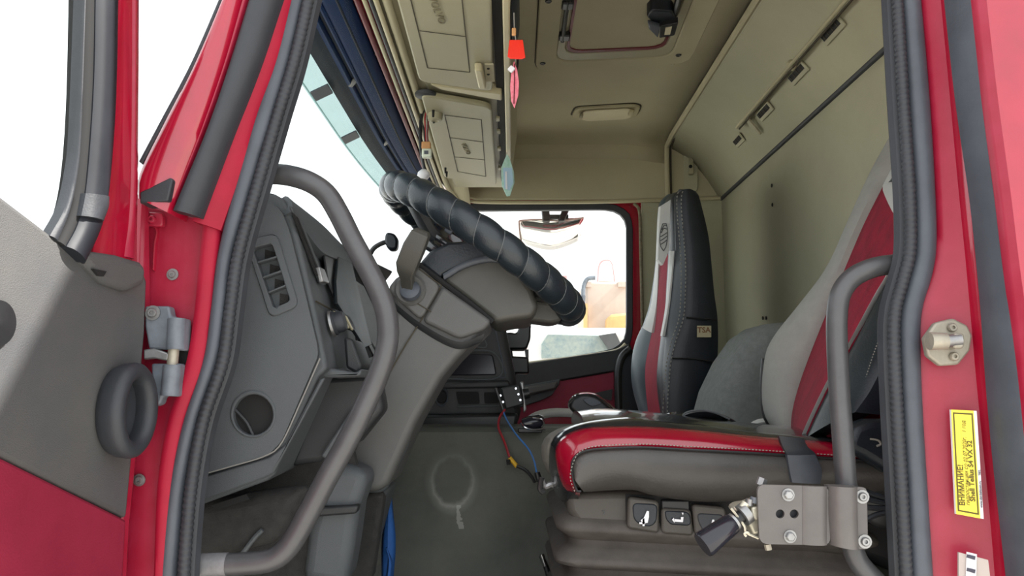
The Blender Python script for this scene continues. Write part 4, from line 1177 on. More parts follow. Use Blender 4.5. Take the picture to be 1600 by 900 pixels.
hp = []
for i in range(NT * 2):
    a = 2 * math.pi * i / (NT * 2)
    b = -NW * a
    rad = ew * math.cos(a) + fw * math.sin(a)
    r = rw * 0.905
    hp.append(Cw + rad * (RW + r * math.cos(b)) + nw * r * math.sin(b))
add_tube(bm, hp, 0.0011, 4, False)
put('lacing', bm, 'lace', wh)
put('hub', lathe(Cw - nw * 0.075, nw, [(0, 0), (0.06, 0), (0.085, 0.02), (0.09, 0.05), (0.075, 0.065), (0, 0.07)], 32), 'dash_dark', wh)
for a in (math.radians(35), math.radians(-35), math.radians(145), math.radians(215)):
    rad = ew * math.cos(a) + fw * math.sin(a)
    sd_ = nw.cross(rad)
    rr = []
    for s, wdt, th, dz in ((0.06, 0.034, 0.014, -0.045), (0.13, 0.028, 0.012, -0.035), (0.19, 0.024, 0.010, -0.012), (0.222, 0.022, 0.010, -0.002)):
        rr.append(rect_ring(Cw + rad * s + nw * dz, sd_, nw, wdt, th, 0.6))
    put('spoke', loft(rr), 'dash_dark', wh)
# small black pad on a bent stalk on the dash top
hp_ = thing('dash_holder', 'small black square pad on a bent stalk above the dash', 'holder', at(583, 395, 1.85))
put('stalk', tube(P([(576, 402), (584, 388), (597, 380), (606, 378)], 1.85), 0.006, 8, 14), 'black', hp_)
put('pad', prism(rounded(P([(602, 362), (616, 364), (622, 374), (620, 390), (607, 391), (600, 378)], 1.84), 0.012), (0, 0.03, 0)), 'leather_blue', hp_, bevel=0.006)

# ================================================================== CENTRE CONSOLE
YC = 2.15
cc_ = thing('centre_console', 'dark centre console with display, round socket and switch slots', 'console', at(720, 668, YC))
put('console_face', prism(P([(650, 668), (655, 600), (700, 520), (758, 500), (788, 500), (804, 580), (814, 642), (808, 668)], YC), (0, 0.45, 0)), 'dash_dark', cc_, bevel=0.02, seg=3)
put('trim_edge', tube(P([(771, 502), (783, 555), (790, 588), (780, 589)], YC - 0.004), 0.0022, 6, 20), 'rubber', cc_)
put('display', prism(rounded(P([(715, 552), (770, 554), (776, 586), (690, 587), (700, 565)], YC - 0.006), 0.008), (0, 0.01, 0)), 'knob', cc_, bevel=0.003, label='dark glossy display')
put('display_frame', tube(P([(712, 549), (771, 551), (779, 590), (688, 592)], YC - 0.004), 0.003, 6, 30), 'dash', cc_)
put('button_frame', tube(P([(754, 524), (760, 542), (735, 541)], YC - 0.004), 0.002, 6, 12), 'lace', cc_)
sk2 = bmesh.new()
rings = []
c = at(690, 620, YC - 0.01)
for i in range(28):
    a = 2 * math.pi * i / 28
    e = Vector((math.cos(a), 0, math.sin(a)))
    rings.append([c + Vector((e.x * 0.016, 0, e.z * 0.024)) * (1 + 0.12 * math.cos(b)) + Vector((0, -0.004 * math.sin(b), 0)) for b in [2 * math.pi * k / 8 for k in range(8)]])
add_loft(sk2, rings, loop=True)
put('socket_ring', sk2, 'rubber', cc_)
put('socket_core', lathe(at(690, 620, YC - 0.004), (0, -1, 0), [(0, 0), (0.017, 0), (0.015, 0.004), (0, 0.001)], 20), 'black_matt', cc_)
for poly in ([(712, 612), (748, 612), (750, 631), (716, 632)], [(756, 613), (778, 613), (780, 630), (757, 631)]):
    put('switch_slot', prism(rounded(P(poly, YC - 0.003), 0.006), (0, 0.004, 0)), 'black_matt', cc_)
put('console_ledge', prism(P([(650, 598), (795, 594), (800, 606), (640, 608)], YC - 0.02), (0, 0.05, 0)), 'dash_dark', cc_, bevel=0.006)
put('console_rib', tube(P([(715, 636), (780, 634)], YC - 0.006), 0.003, 6, 8, False), 'dash', cc_)
put('console_base', prism(P([(640, 648), (810, 645), (808, 670), (640, 672)], YC - 0.03), (0, 0.3, 0)), 'black', cc_, bevel=0.01)
# cup holder block by the window
chd = thing('cup_holder', 'black stepped plastic holder in front of the passenger window', 'holder', at(812, 585, 2.6))
put('holder_top', prism(rounded(P([(788, 520), (797, 519), (807, 521), (813, 505), (822, 502), (830, 506), (829, 530), (823, 546), (790, 546)], 2.5), 0.012), (0, 0.12, 0)), 'black', chd, bevel=0.008)
put('holder_post', prism(P([(820, 546), (826, 546), (826, 560), (822, 560)], 2.52), (0, 0.08, 0)), 'black', chd)
put('holder_base', prism(P([(796, 556), (826, 558), (827, 584), (798, 584)], 2.5), (0, 0.12, 0)), 'black', chd, bevel=0.006)
put('holder_stem', prism(P([(786, 545), (800, 545), (808, 600), (796, 600)], 2.55), (0, 0.1, 0)), 'dash_dark', chd)
# wired switch box
wb = thing('control_box', 'small dark box with screws on brackets, two wires below', 'box', at(798, 642, 2.08))
put('box_face', prism(rounded(P([(782, 606), (812, 600), (819, 632), (790, 640)], 2.07), 0.006), (0, 0.05, 0)), 'dash_dark', wb, bevel=0.004)
put('side_plate', prism(P([(772, 606), (777, 605), (789, 641), (785, 643)], 2.065), (0, 0.04, 0)), 'black', wb, bevel=0.002)
for (px, py) in ((806, 607), (810, 616), (813, 625), (782, 618), (786, 628)):
    put('box_screw', lathe(at(px, py, 2.069), (0, -1, 0), [(0, 0), (0.004, 0), (0.003, 0.003), (0, 0.003)], 8), 'chrome', wb)
put('clamp', prism(P([(812, 597), (818, 596), (823, 640), (818, 646), (816, 620)], 2.1), (0, 0.03, 0)), 'steel', wb, bevel=0.003)
put('clamp_knob', tube(P([(818, 616), (827, 614)], 2.1), 0.014, 12, 2, False), 'black', wb)
rwire = thing('red_wire', 'red wire with yellow splice and black end hanging at engine cover', 'wire', at(800, 730, 1.97))
put('red_core', tube(P([(789, 640, 2.06), (781, 652, 2.04), (779, 668, 2.0), (788, 690, 1.96), (796, 714, 1.95)], 2), 0.003, 8, 24), 'wire_red', rwire)
put('yellow_splice', tube(P([(796, 715), (808, 729)], 1.95), 0.0055, 10, 2, False), 'wire_yellow', rwire)
put('black_tail', tube(P([(807, 728), (820, 734), (830, 744), (836, 754)], 1.945), 0.004, 8, 12), 'black', rwire)
put('black_tail', tube(P([(794, 718), (795, 726)], 1.945), 0.005, 8, 2, False), 'black', rwire)
bwire = thing('blue_wire', 'thin blue wire running from control box to seat', 'wire', at(838, 745, 1.9))
put('blue_core', tube(P([(786, 642, 2.06), (792, 656, 2.02), (806, 678, 1.95), (826, 702, 1.9), (835, 722, 1.85), (839, 742, 1.80)], 2), 0.0021, 8, 30), 'wire_blue', bwire)
put('blue_plug', tube(P([(839, 738), (843, 752)], 1.79), 0.007, 10, 2, False), 'black', bwire)
# levers right of the driver seat
gl = thing('gear_lever', 'black gear selector grip with chrome edge and top button', 'lever', at(930, 660, 1.95))
gp = P([(888, 636), (893, 622), (910, 615), (932, 618), (955, 638), (972, 655), (965, 664), (920, 664), (900, 648)], 1.95)
put('grip', prism(gp, (0, 0.06, 0)), 'black', gl, bevel=0.014, seg=4)
put('chrome_edge', tube(P([(889, 630), (898, 619), (912, 615), (930, 617), (948, 629), (966, 646)], 1.946), 0.0035, 8, 24), 'chrome', gl)
put('button', prism(rounded(P([(909, 624), (925, 621), (942, 630), (924, 636)], 1.943), 0.01), (0, 0.01, 0)), 'rubber', gl, bevel=0.003)
put('lever_neck', prism(P([(905, 648), (935, 655), (935, 670), (915, 668)], 1.96), (0, 0.04, 0)), 'rubber', gl, bevel=0.004)
kl = thing('short_lever', 'short black knob with bright ring by the seat front', 'lever', at(830, 672, 1.97))
put('knob', lathe(at(815, 662, 1.97), (1, 0.1, 0.12), [(0, 0), (0.012, 0.002), (0.017, 0.02), (0.018, 0.045), (0.012, 0.055), (0, 0.056)], 18), 'knob', kl)
put('ring', tube(P([(814, 660), (820, 668), (835, 672), (852, 670)], 1.95), 0.0028, 8, 20), 'chrome', kl)
put('ring', tube(P([(832, 653), (846, 655), (850, 662), (846, 668)], 1.95), 0.002, 8, 20), 'chrome', kl)
put('knob_base', box(at(828, 672, 1.97), (0.06, 0.04, 0.012)), 'black', kl, bevel=0.003)
# blue strap
bs = thing('blue_strap', 'twisted blue webbing strap hanging beside the steering column', 'strap', at(607, 905, 1.72))
put('webbing', strip(P([(604, 722), (606, 745), (609, 770), (603, 800), (597, 845), (597, 920)], 1.74), P([(613, 722), (614, 740), (612, 772), (614, 800), (618, 850), (613, 920)], 1.74), 40, 5, 0.012), 'blue_strap', bs, solid=0.002)
put('webbing_fold', strip(P([(604, 855), (607, 870), (604, 900), (600, 925)], 1.725), P([(606, 860), (613, 880), (612, 900), (612, 925)], 1.725), 20, 4, 0.006), 'blue_strap', bs, solid=0.002)
put('webbing_loop', strip(P([(605, 718), (602, 735), (606, 752)], 1.73), P([(615, 722), (612, 738), (609, 752)], 1.73), 14, 4, -0.008), 'navy_visor', bs, solid=0.002)
# floor lever
fv = thing('floor_lever', 'thin floor lever with bare steel tip in front of the seat', 'lever', at(855, 915, 1.75))
put('shaft', tube(P([(862, 930), (856, 895), (846, 868)], 1.75), 0.006, 10, 12), 'black', fv)
put('tip', tube(P([(852, 884), (846, 866)], 1.744), 0.0055, 10, 4), 'chrome', fv)

# ================================================================== DRIVER SEAT
se = thing('driver_seat', 'driver seat with red and grey cover on dusty bellows base', 'seat', V(0.35, 1.62, -0.45))
YS = 1.375
outer = [(905, 769), (885, 766), (873, 742), (868, 706), (876, 686), (898, 673), (930, 667), (1000, 666), (1080, 671), (1180, 681), (1300, 690), (1420, 700)]
inner = [(908, 768), (902, 768), (895, 745), (894, 722), (905, 709), (930, 702), (1000, 699), (1080, 703), (1180, 708), (1300, 716), (1420, 724)]
bott = [(912, 769), (960, 766), (990, 766), (1020, 774), (1070, 782), (1110, 784), (1160, 782), (1220, 775), (1300, 772), (1420, 770)]
put('red_band', bar_strip(P(outer, YS + 0.035), P(inner, YS), 70, 9, 0.010, 0.04, bvec=(0, -1, 0.3)), 'vinyl_red', se)
put('side_panel', bar_strip(P(inner[2:], YS), P(bott, YS + 0.02), 60, 12, 0.02, 0.05), 'vinyl_side', se)
put('seam_cord', tube(P(inner, YS - 0.005), 0.0022, 6, 80), 'black', se)
def stitches(name, path, Y, r, m, parent, cnt):
    pts = crom(P(path, Y), cnt * 2)
    bm = bmesh.new()
    for i in range(0, cnt * 2 - 1, 2):
        add_tube(bm, [pts[i], pts[i + 1]], r, 5)
    return put(name, bm, m, parent)
stitches('stitching', [(x + 4, y - 5) if y < 740 else (x - 4, y) for x, y in inner[1:]], YS - 0.008, 0.0009, 'thread', se, 110)['kind'] = 'stuff'
# black border between red band and cushion top, cushion core in cloth
bo = [(898, 772), (878, 768), (864, 742), (858, 704), (866, 682), (888, 668), (920, 659), (965, 653), (1000, 653), (1080, 662), (1180, 676), (1300, 686), (1420, 696)]
put('black_border', bar_strip(P(bo, YS + 0.085), P([(905, 770)] + outer[1:], YS + 0.035), 70, 6, 0.008, 0.04, bvec=(0, -0.6, 0.5)), 'vinyl', se)
def cush(px_shift, Y, sc_=1.0):
    pts = [(880, 770), (852, 740), (842, 705), (848, 682), (868, 668), (900, 660), (960, 655), (1050, 660), (1150, 672), (1300, 688), (1420, 695), (1420, 775), (1200, 780), (1000, 776)]
    return [at(x, y, 1.45) + Vector((px_shift + 0.013, Y - 1.45, 0)) for x, y in pts]
rings = [[p + Vector((0.02, 0, -0.01)) for p in cush(0.01, 1.435)], cush(-0.004, 1.47), [p - Vector((0, 0, 0.006)) for p in cush(-0.012, 1.54)], [p - Vector((0, 0, 0.022)) for p in cush(0.0, 1.66)], [p - Vector((0, 0, 0.026)) for p in cush(0.02, 1.82)], [p - Vector((0, 0, 0.035)) for p in cush(0.045, 1.86)]]
put('cushion', loft(rings), 'cloth_taupe', se, sub=1)
put('cushion_top', bar_strip(P([(912, 660), (960, 655), (1050, 662), (1150, 674), (1300, 688)], 1.46), [p + Vector((0, 0.30, 0.0)) for p in P([(912, 660), (960, 655), (1050, 662), (1150, 674), (1300, 688)], 1.46)], 30, 8, 0.016, 0.02, bvec=(0, 0, 1)), 'vinyl', se)
# curled flap of the cover on top
put('cover_flap', strip(P([(1068, 664), (1066, 652), (1072, 644), (1095, 640), (1120, 645), (1145, 656), (1158, 668)], 1.62), P([(1070, 668), (1072, 660), (1085, 664), (1105, 660), (1120, 660), (1140, 664), (1156, 672)], 1.66), 40, 6, 0.01), 'vinyl', se, solid=0.003)
put('flap_edge', tube(P([(1069, 668), (1066, 652), (1074, 644), (1095, 641), (1118, 645), (1140, 655)], 1.612), 0.0022, 6, 30), 'lace', se)
put('cover_flap', strip(P([(1030, 655), (1045, 646), (1066, 644)], 1.66), P([(1032, 668), (1048, 664), (1070, 666)], 1.63), 20, 5, 0.008), 'vinyl', se, solid=0.003)
put('cover_flap', strip(P([(1130, 662), (1140, 658), (1152, 670)], 1.60), P([(1128, 672), (1142, 674), (1156, 678)], 1.58), 14, 5, 0.008), 'black', se, solid=0.003)
# webbing band over the cushion edge
put('cover_strap', bar_strip(P([(1217, 681), (1222, 695), (1230, 712), (1236, 740)], YS - 0.012), P([(1256, 685), (1262, 698), (1276, 712), (1282, 744)], YS - 0.012), 24, 6, 0.004, 0.01), 'rubber_dark', se)
put('strap_tab', bar_strip(P([(1230, 711), (1234, 735), (1238, 754)], YS - 0.02), P([(1274, 711), (1284, 735), (1282, 756)], YS - 0.02), 16, 6, 0.006, 0.01), 'rubber', se)
# backrest: bands from far edge to near edge
bl = [(1425, 150), (1402, 205), (1370, 265), (1332, 350), (1300, 418), (1250, 480), (1213, 525), (1198, 558), (1194, 620), (1204, 660), (1232, 685)]
bl_in = [(1440, 150), (1413, 210), (1384, 268), (1348, 352), (1316, 420), (1268, 486), (1236, 532), (1222, 565), (1216, 620), (1222, 660), (1240, 690)]
b1 = [(1440, 200), (1410, 240), (1379, 292), (1350, 350), (1320, 420), (1292, 488), (1264, 558), (1246, 610), (1237, 650), (1236, 690)]
b2 = [(1480, 250), (1450, 310), (1418, 365), (1396, 415), (1370, 460), (1346, 505), (1322, 550), (1296, 596), (1272, 645), (1252, 690)]
b3 = [(1550, 250), (1520, 310), (1480, 370), (1452, 425), (1424, 480), (1400, 530), (1378, 575), (1360, 610), (1345, 632), (1336, 644)]
b4 = [(1660, 260), (1640, 320), (1610, 380), (1580, 430), (1555, 480), (1535, 530), (1515, 570), (1500, 610), (1490, 640), (1485, 660)]
Lp = P(bl, 1.85); I1 = P(b1, 1.74); I2 = P(b2, 1.49); I3 = P(b3, 1.37); I4 = P(b4, 1.40)
bk0 = [p + Vector((0.13, 0.0, -0.03)) for p in Lp]
put('backrest_side', bar_strip(bk0, Lp, 40, 5, 0.004, 0.01, bvec=(0, 1, 0)), 'leather_blue', se)
put('grey_bolster', bar_strip(Lp, I1, 60, 12, 0.030, 0.06, bvec=(-0.85, -0.35, 0.2)), 'cloth_light', se)
put('red_centre', bar_strip(I1[2:], I2[2:], 60, 8, 0.006, 0.06, bvec=(-0.9, -0.3, 0.2)), 'cloth_red', se)
put('white_piping', bar_strip([p + Vector((-0.004, -0.004, 0)) for p in I2[1:]], [p.lerp(q, 0.07 * max(0.1, 1 - i / 5.5)) + Vector((-0.006, -0.004, 0)) for i, (p, q) in enumerate(zip(I2[1:], I3[1:]))], 50, 5, 0.003, 0.02, bvec=(-0.8, -0.6, 0.1)), 'cloth_white', se)
put('dark_bolster', bar_strip([p.lerp(q, 0.08) for p, q in zip(I2, I3)], I3, 60, 10, 0.014, 0.06, bvec=(-0.7, -0.7, 0.1)), 'leather_slate', se)
put('near_side', bar_strip(I3, I4, 60, 6, 0.012, 0.03, bvec=(-0.2, -1, 0)), 'leather_blue', se)
put('headrest_cover', bar_strip(P([(1440, 130), (1410, 225), (1379, 290)], 1.74), P([(1510, 150), (1470, 240), (1418, 366)], 1.49), 20, 8, 0.012, 0.06, bvec=(-0.9, -0.3, 0.2)), 'cloth_white', se)
put('headrest_patch', bar_strip(P([(1425, 175), (1410, 232), (1398, 268), (1388, 286)], 1.70), P([(1470, 175), (1440, 232), (1420, 268), (1400, 278)], 1.60), 20, 6, 0.004, 0.01, bvec=(-0.9, -0.3, 0.2)), 'leather_blue', se)
stitches('bolster_stitching', [(1338, 640), (1350, 600), (1366, 550), (1384, 505), (1400, 468)], 1.385, 0.0011, 'thread', se, 40)['kind'] = 'stuff'
stitches('bolster_stitching', [(1348, 644), (1360, 604), (1376, 554), (1394, 509), (1410, 472)], 1.38, 0.0011, 'thread', se, 40)['kind'] = 'stuff'
put('frayed_edge', tube(P([(1192, 560), (1190, 600), (1192, 640), (1200, 662), (1220, 682)], 1.86), 0.004, 6, 30), 'black', se)
put('lower_red', bar_strip(P([(1250, 676), (1290, 640), (1340, 615), (1400, 600)], 1.545), P([(1250, 700), (1290, 706), (1340, 706), (1400, 706)], 1.46), 20, 6, 0.004, 0.03), 'cloth_red', se)
# recliner cover / armrest behind the handle
ar = P([(1325, 690), (1335, 665), (1360, 655), (1400, 655), (1440, 660), (1440, 760), (1390, 740), (1350, 715), (1328, 705)], 1.33)
put('side_armrest', prism(ar, (0, 0.05, 0)), 'leather_blue', se, bevel=0.014, seg=3)
put('scuff_mark', tube(P([(1360, 686), (1372, 688), (1376, 694), (1370, 697)], 1.328), 0.0018, 6, 14), 'thread', se)
put('belt_reel', lathe(at(1375, 770, 1.42), (0, -1, 0), [(0, 0), (0.058, 0), (0.058, 0.03), (0.05, 0.036), (0.0, 0.036)], 30), 'black', se)
put('reel_edge', tube(P([(1338, 765), (1340, 735), (1352, 710)], 1.375), 0.0035, 8, 16), 'lace', se)
put('side_shell', prism(P([(1280, 757), (1300, 700), (1400, 690), (1440, 760), (1440, 910), (1300, 860), (1270, 800)], 1.46), (0, 0.3, 0)), 'black', se, bevel=0.02)
# base: housing, switch recess, bellows
put('base_housing', prism(P([(885, 770), (990, 768), (1190, 784), (1330, 780), (1330, 870), (1190, 850), (1050, 838), (905, 824), (888, 800)], 1.425), (0, 0.38, 0)), 'brown_plastic', se, bevel=0.012)
put('switch_recess', prism(P([(977, 772), (1150, 782), (1152, 846), (978, 828)], 1.4245), (0, -0.002, 0)), 'black_matt', se)
paddles = (([(982, 776), (1030, 783), (1030, 834), (980, 826)], [(988, 786), (1028, 788), (1026, 815), (1018, 823), (1003, 822), (990, 812)], 0),
           ([(1034, 794), (1080, 797), (1084, 838), (1034, 834)], [(1038, 798), (1078, 800), (1081, 822), (1048, 820), (1041, 812)], 1),
           ([(1082, 788), (1134, 793), (1138, 846), (1086, 838)], [(1089, 802), (1128, 804), (1134, 812), (1132, 832), (1100, 832), (1092, 818)], 2))
for body_, face_, kind in paddles:
    pdl = put('paddle_switch', prism(rounded(P(body_, 1.405), 0.008), (0, 0.02, 0)), 'brown_plastic', se, bevel=0.004)
    put('paddle_face', prism(rounded(P(face_, 1.403), 0.010), (0, 0.004, 0)), 'rubber_dark' if kind == 2 else 'leather_blue', pdl, bevel=0.002)
    ox, oy = face_[0]
    if kind == 0:
        ic = [[(1001, 813), (1006, 809), (1011, 798), (1014, 799), (1014, 808), (1012, 817), (1004, 818)], [(999, 816), (1008, 816), (1008, 819), (999, 819)], [(1004, 810), (1007, 810), (1007, 822), (1004, 822)]]
    elif kind == 1:
        ic = [[(1054, 811), (1064, 812), (1064, 808), (1068, 808), (1067, 816), (1054, 815)], [(1050, 812), (1053, 809), (1054, 817)], [(1065, 801), (1068, 801), (1067, 805)]]
    else:
        ic = [[(1110, 826), (1113, 812), (1116, 812), (1117, 824), (1112, 828)], [(1103, 827), (1110, 823), (1108, 829)]]
    for q in ic:
        put('icon', prism(P(q, 1.3995), (0, 0.001, 0)), 'white', pdl, smooth=False)
put('recess_clip', box(at(1055, 790, 1.418), (0.05, 0.01, 0.02)), 'black', se, bevel=0.003)
put('embossed_mark', tube(P([(941, 798), (945, 800), (943, 804)], 1.424), 0.001, 6, 8), 'lace', se)
# bellows folds: rings that flare out and back in, tilted with the seat
def bring(z, gx, gy, tiltf=0.05):
    pts = []
    x0, x1 = 0.105 - gx, 0.62 + gx
    y0, y1 = 1.44 - gy, 1.82 + gy
    cr = 0.035
    for cx, cy, a0_ in ((x1 - cr, y1 - cr, 0), (x0 + cr, y1 - cr, 90), (x0 + cr, y0 + cr, 180), (x1 - cr, y0 + cr, 270)):
        for k in range(5):
            a = math.radians(a0_ + 90 * k / 4)
            x = cx + cr * math.cos(a); y = cy + cr * math.sin(a)
            pts.append(V(x, y, z - (x - x0) * tiltf))
    return pts
rings = [bring(-0.205, -0.005, -0.005), bring(-0.212, 0.0, 0.0), bring(-0.226, 0.022, 0.022), bring(-0.236, 0.028, 0.030), bring(-0.243, 0.026, 0.030), bring(-0.262, 0.004, 0.0)]
zz = -0.262
for k in range(5):
    rings += [bring(zz - 0.010, 0.006, 0.004), bring(zz - 0.024, 0.028, 0.030), bring(zz - 0.032, 0.031, 0.035), bring(zz - 0.038, 0.028, 0.032), bring(zz - 0.050, 0.004, 0.0)]
    zz -= 0.050
put('bellows', loft(rings), 'bellows', se, angle=60)
put('front_clip', tube(P([(846, 748), (852, 760), (862, 757), (876, 762)], 1.50), 0.006, 8, 14), 'steel', se)
put('front_clip', tube(P([(846, 746), (844, 764), (850, 770)], 1.49), 0.005, 8, 10), 'black', se)

# grey bunk cushion between the seats
bc = prism(P([(1090, 760), (1112, 665), (1126, 612), (1150, 562), (1178, 522), (1205, 504), (1240, 500), (1275, 505), (1300, 530), (1312, 560), (1312, 760)], 2.10), (0, 0.30, 0))
o = put('bunk_cushion', bc, 'cloth_grey', bevel=0.06, seg=5)
tag(o, 'grey cloth rounded bunk cushion between the two seats', 'cushion')
wt = put('white_disc', lathe(at(1196, 690, 1.93), (-0.5, -1, 0.2), [(0, 0), (0.055, 0), (0.055, 0.006), (0.045, 0.012), (0.040, 0.004), (0, 0.004)], 30), 'cloth_white')
tag(wt, 'white round rim tucked behind driver seat by grey cushion', 'disc')
put('disc_centre', lathe(at(1197, 690, 1.915), (-0.5, -1, 0.2), [(0, 0), (0.040, 0), (0.03, 0.006), (0, 0.008)], 20), 'black', wt)

# ================================================================== PASSENGER SEAT
ps = thing('passenger_seat', 'far passenger seat in blue black leather with red centre stripe', 'seat', V(0.4, 2.8, -0.45))
pL = [(1046, 304), (1036, 312), (1030, 329), (1028, 409), (1018, 470), (1009, 498), (995, 528), (988, 555), (986, 585), (990, 615), (1000, 648), (1004, 665)]
pR0 = [(1050, 303), (1040, 314), (1034, 332), (1028, 411), (1023, 470), (1020, 511), (1014, 540), (1009, 566), (1008, 590), (1010, 620), (1013, 646), (1015, 665)]
pR1 = [(1058, 300), (1049, 308), (1047, 320), (1044, 397), (1041, 450), (1039, 484), (1033, 525), (1028, 562), (1026, 590), (1028, 620), (1032, 646), (1034, 665)]
pN = [(1062, 299), (1054, 306), (1053, 320), (1054, 395), (1050, 450), (1046, 484), (1040, 525), (1036, 562), (1034, 590), (1036, 620), (1040, 646), (1042, 665)]
pS = [(1066, 297), (1064, 304), (1064, 330), (1070, 404), (1070, 455), (1067, 494), (1056, 528), (1048, 560), (1045, 590), (1043, 615), (1042, 640), (1042, 668)]
pB = [(1080, 296), (1090, 302), (1097, 325), (1107, 369), (1112, 415), (1116, 458), (1121, 496), (1122, 538), (1120, 570), (1115, 610), (1112, 640), (1108, 668)]
YL, Y0, Y1, Y2, Y3, Y4 = 2.95, 2.86, 2.64, 2.56, 2.51, 2.52
A = [P(pL, YL), P(pR0, Y0), P(pR1, Y1), P(pN, Y2), P(pS, Y3), P(pB, Y4)]
put('far_bolster', bar_strip(A[0], A[1], 50, 6, 0.01, 0.05, bvec=(-1, -0.2, 0)), 'leather_teal', ps)
put('top_facing', bar_strip(A[1][:3], A[2][:3], 14, 6, 0.004, 0.05, bvec=(-1, -0.2, 0)), 'leather_blue', ps)
put('centre_stripe', bar_strip(A[1][3:], A[2][3:], 60, 6, 0.004, 0.05, bvec=(-1, -0.2, 0)), 'cloth_red', ps)
# white upper panel with V lower end over the stripe
up_o = [P([(1046, 304), (1037, 312), (1031, 330), (1028, 370), (1027, 408), (1020, 470), (1012, 500)], 2.94), P([(1060, 300), (1051, 308), (1049, 320), (1047, 360), (1046, 396), (1036, 412), (1031, 415)], 2.60)]
white = P([(1032, 322), (1048, 312), (1046, 360), (1045, 393), (1036, 414), (1028, 405), (1030, 350)], 2.57)
put('white_panel', prism(white, (-0.004, 0.02, 0)), 'cloth_white', ps, bevel=0.001)
put('white_edging', bar_strip(P([(1026, 400), (1018, 470), (1009, 500), (1004, 512)], 2.84), P([(1029, 408), (1026, 470), (1021, 505), (1018, 520)], 2.78), 24, 5, 0.003, 0.02, bvec=(-1, -0.3, 0)), 'cloth_white', ps)
put('white_edging', bar_strip(P([(1046, 392), (1042, 450), (1039, 484), (1032, 525)], 2.60), P([(1053, 392), (1047, 450), (1043, 484), (1035, 525)], 2.56), 24, 5, 0.003, 0.02, bvec=(-1, -0.3, 0)), 'cloth_white', ps)
put('near_bolster', bar_strip(A[2], A[3], 50, 6, 0.006, 0.05, bvec=(-0.8, -0.5, 0)), 'leather_blue', ps)
put('front_side', bar_strip(A[3], A[4], 50, 6, 0.004, 0.05, bvec=(-0.4, -0.8, 0)), 'leather_blue', ps)
put('side_panel', bar_strip(A[4], A[5], 50, 8, 0.012, 0.08, bvec=(0, -1, 0)), 'leather_blue', ps)
put('back_shell', bar_strip(A[5], [p + Vector((0.02, 0.42, 0)) for p in A[5]], 50, 6, 0.01, 0.04, bvec=(1, 0, 0)), 'leather_blue', ps)
stitches('stitching', [(x + 1, y + 2) for x, y in pS], 2.496, 0.0018, 'thread', ps, 60)['kind'] = 'stuff'
stitches('stitching', [(x - 6, y + 3) for x, y in pS], 2.505, 0.0018, 'thread', ps, 60)['kind'] = 'stuff'
put('cross_seam', tube(P([(1072, 496), (1095, 498), (1120, 500)], 2.492), 0.003, 6, 12), 'black', ps)
put('cross_seam', tube(P([(1050, 560), (1085, 561), (1118, 566)], 2.492), 0.003, 6, 12), 'black', ps)
tl = put('maker_tab', prism(P([(1089, 509), (1111, 509), (1111, 527), (1089, 527)], 2.494), (0, -0.002, 0)), 'rail', ps, label='small cream fabric tab with TSA')
text('tab_letters', 'TSA', at(1100, 516, 2.4915), (1, 0, 0), (0, 0, 1), 0.024, 'tab_print', tl, align='CENTER', bold=0.0006)
# embroidered mark on the white panel
bm = bmesh.new()
def arc(pts):
    add_tube(bm, crom(P(pts, 2.563), 14), 0.0016, 5)
arc([(1037, 392), (1032, 384), (1031, 370), (1034, 354), (1038, 347), (1042, 352), (1043, 368), (1041, 384), (1037, 392)])
arc([(1032, 382), (1037, 379), (1042, 375)])
arc([(1032, 376), (1037, 373), (1042, 369)])
arc([(1032, 370), (1037, 367), (1043, 363)])
arc([(1033, 364), (1037, 357), (1042, 358)])
arc([(1034, 359), (1038, 352), (1042, 353)])
put('embroidered_mark', bm, 'lace', ps)
# cushion
co = [(840, 700), (818, 690), (812, 672), (820, 655), (838, 643), (865, 638), (900, 640), (950, 646), (1000, 650)]
ci = [(842, 700), (826, 690), (822, 674), (830, 661), (846, 652), (868, 648), (900, 649), (950, 655), (1000, 660)]
put('cushion_edge_shine', bar_strip(P(co, 2.53), P(ci, 2.515), 40, 6, 0.010, 0.012, bvec=(0, -0.6, 0.6)), 'cloth_white', ps)  # white band paints the shine along the black edge piping
put('cushion_side', prism(P([(842, 704), (822, 690), (818, 674), (828, 658), (846, 650), (868, 644), (900, 645), (960, 651), (1050, 660), (1050, 720), (842, 720)], 2.53), (0, 0.42, 0)), 'vinyl_red', ps, bevel=0.012)

# ================================================================== GRAB HANDLES
gh = thing('front_grab_handle', 'long bent dark grey grab handle in front of dashboard end', 'handle', at(440, 885, 1.16))
put('tube', tube(P([(398, 277, 1.17), (425, 272, 1.16), (455, 275, 1.155), (485, 285, 1.15), (510, 303, 1.15), (530, 335, 1.15), (550, 375, 1.15), (572, 415, 1.15), (592, 455, 1.15), (604, 492, 1.15), (606, 530, 1.15), (596, 572, 1.15), (574, 625, 1.15), (545, 685, 1.15), (512, 745, 1.15), (484, 798, 1.15), (462, 838, 1.15), (444, 862, 1.15), (420, 876, 1.15), (380, 881, 1.15), (330, 883, 1.15), (290, 884, 1.15)], 1.15), 0.0158, 18, 130), 'tube', gh)
put('worn_end', tube(P([(288, 884), (356, 882)], 1.15), 0.0162, 18, 2, False), 'worn', gh, label='worn paler end of the tube')
put('end_foot', box(at(400, 276, 1.18), (0.03, 0.03, 0.05)), 'rubber_dark', gh, bevel=0.006)
gr = thing('rear_grab_handle', 'upright grab handle tube bolted beside the driver seat', 'handle', at(1330, 900, 1.16))
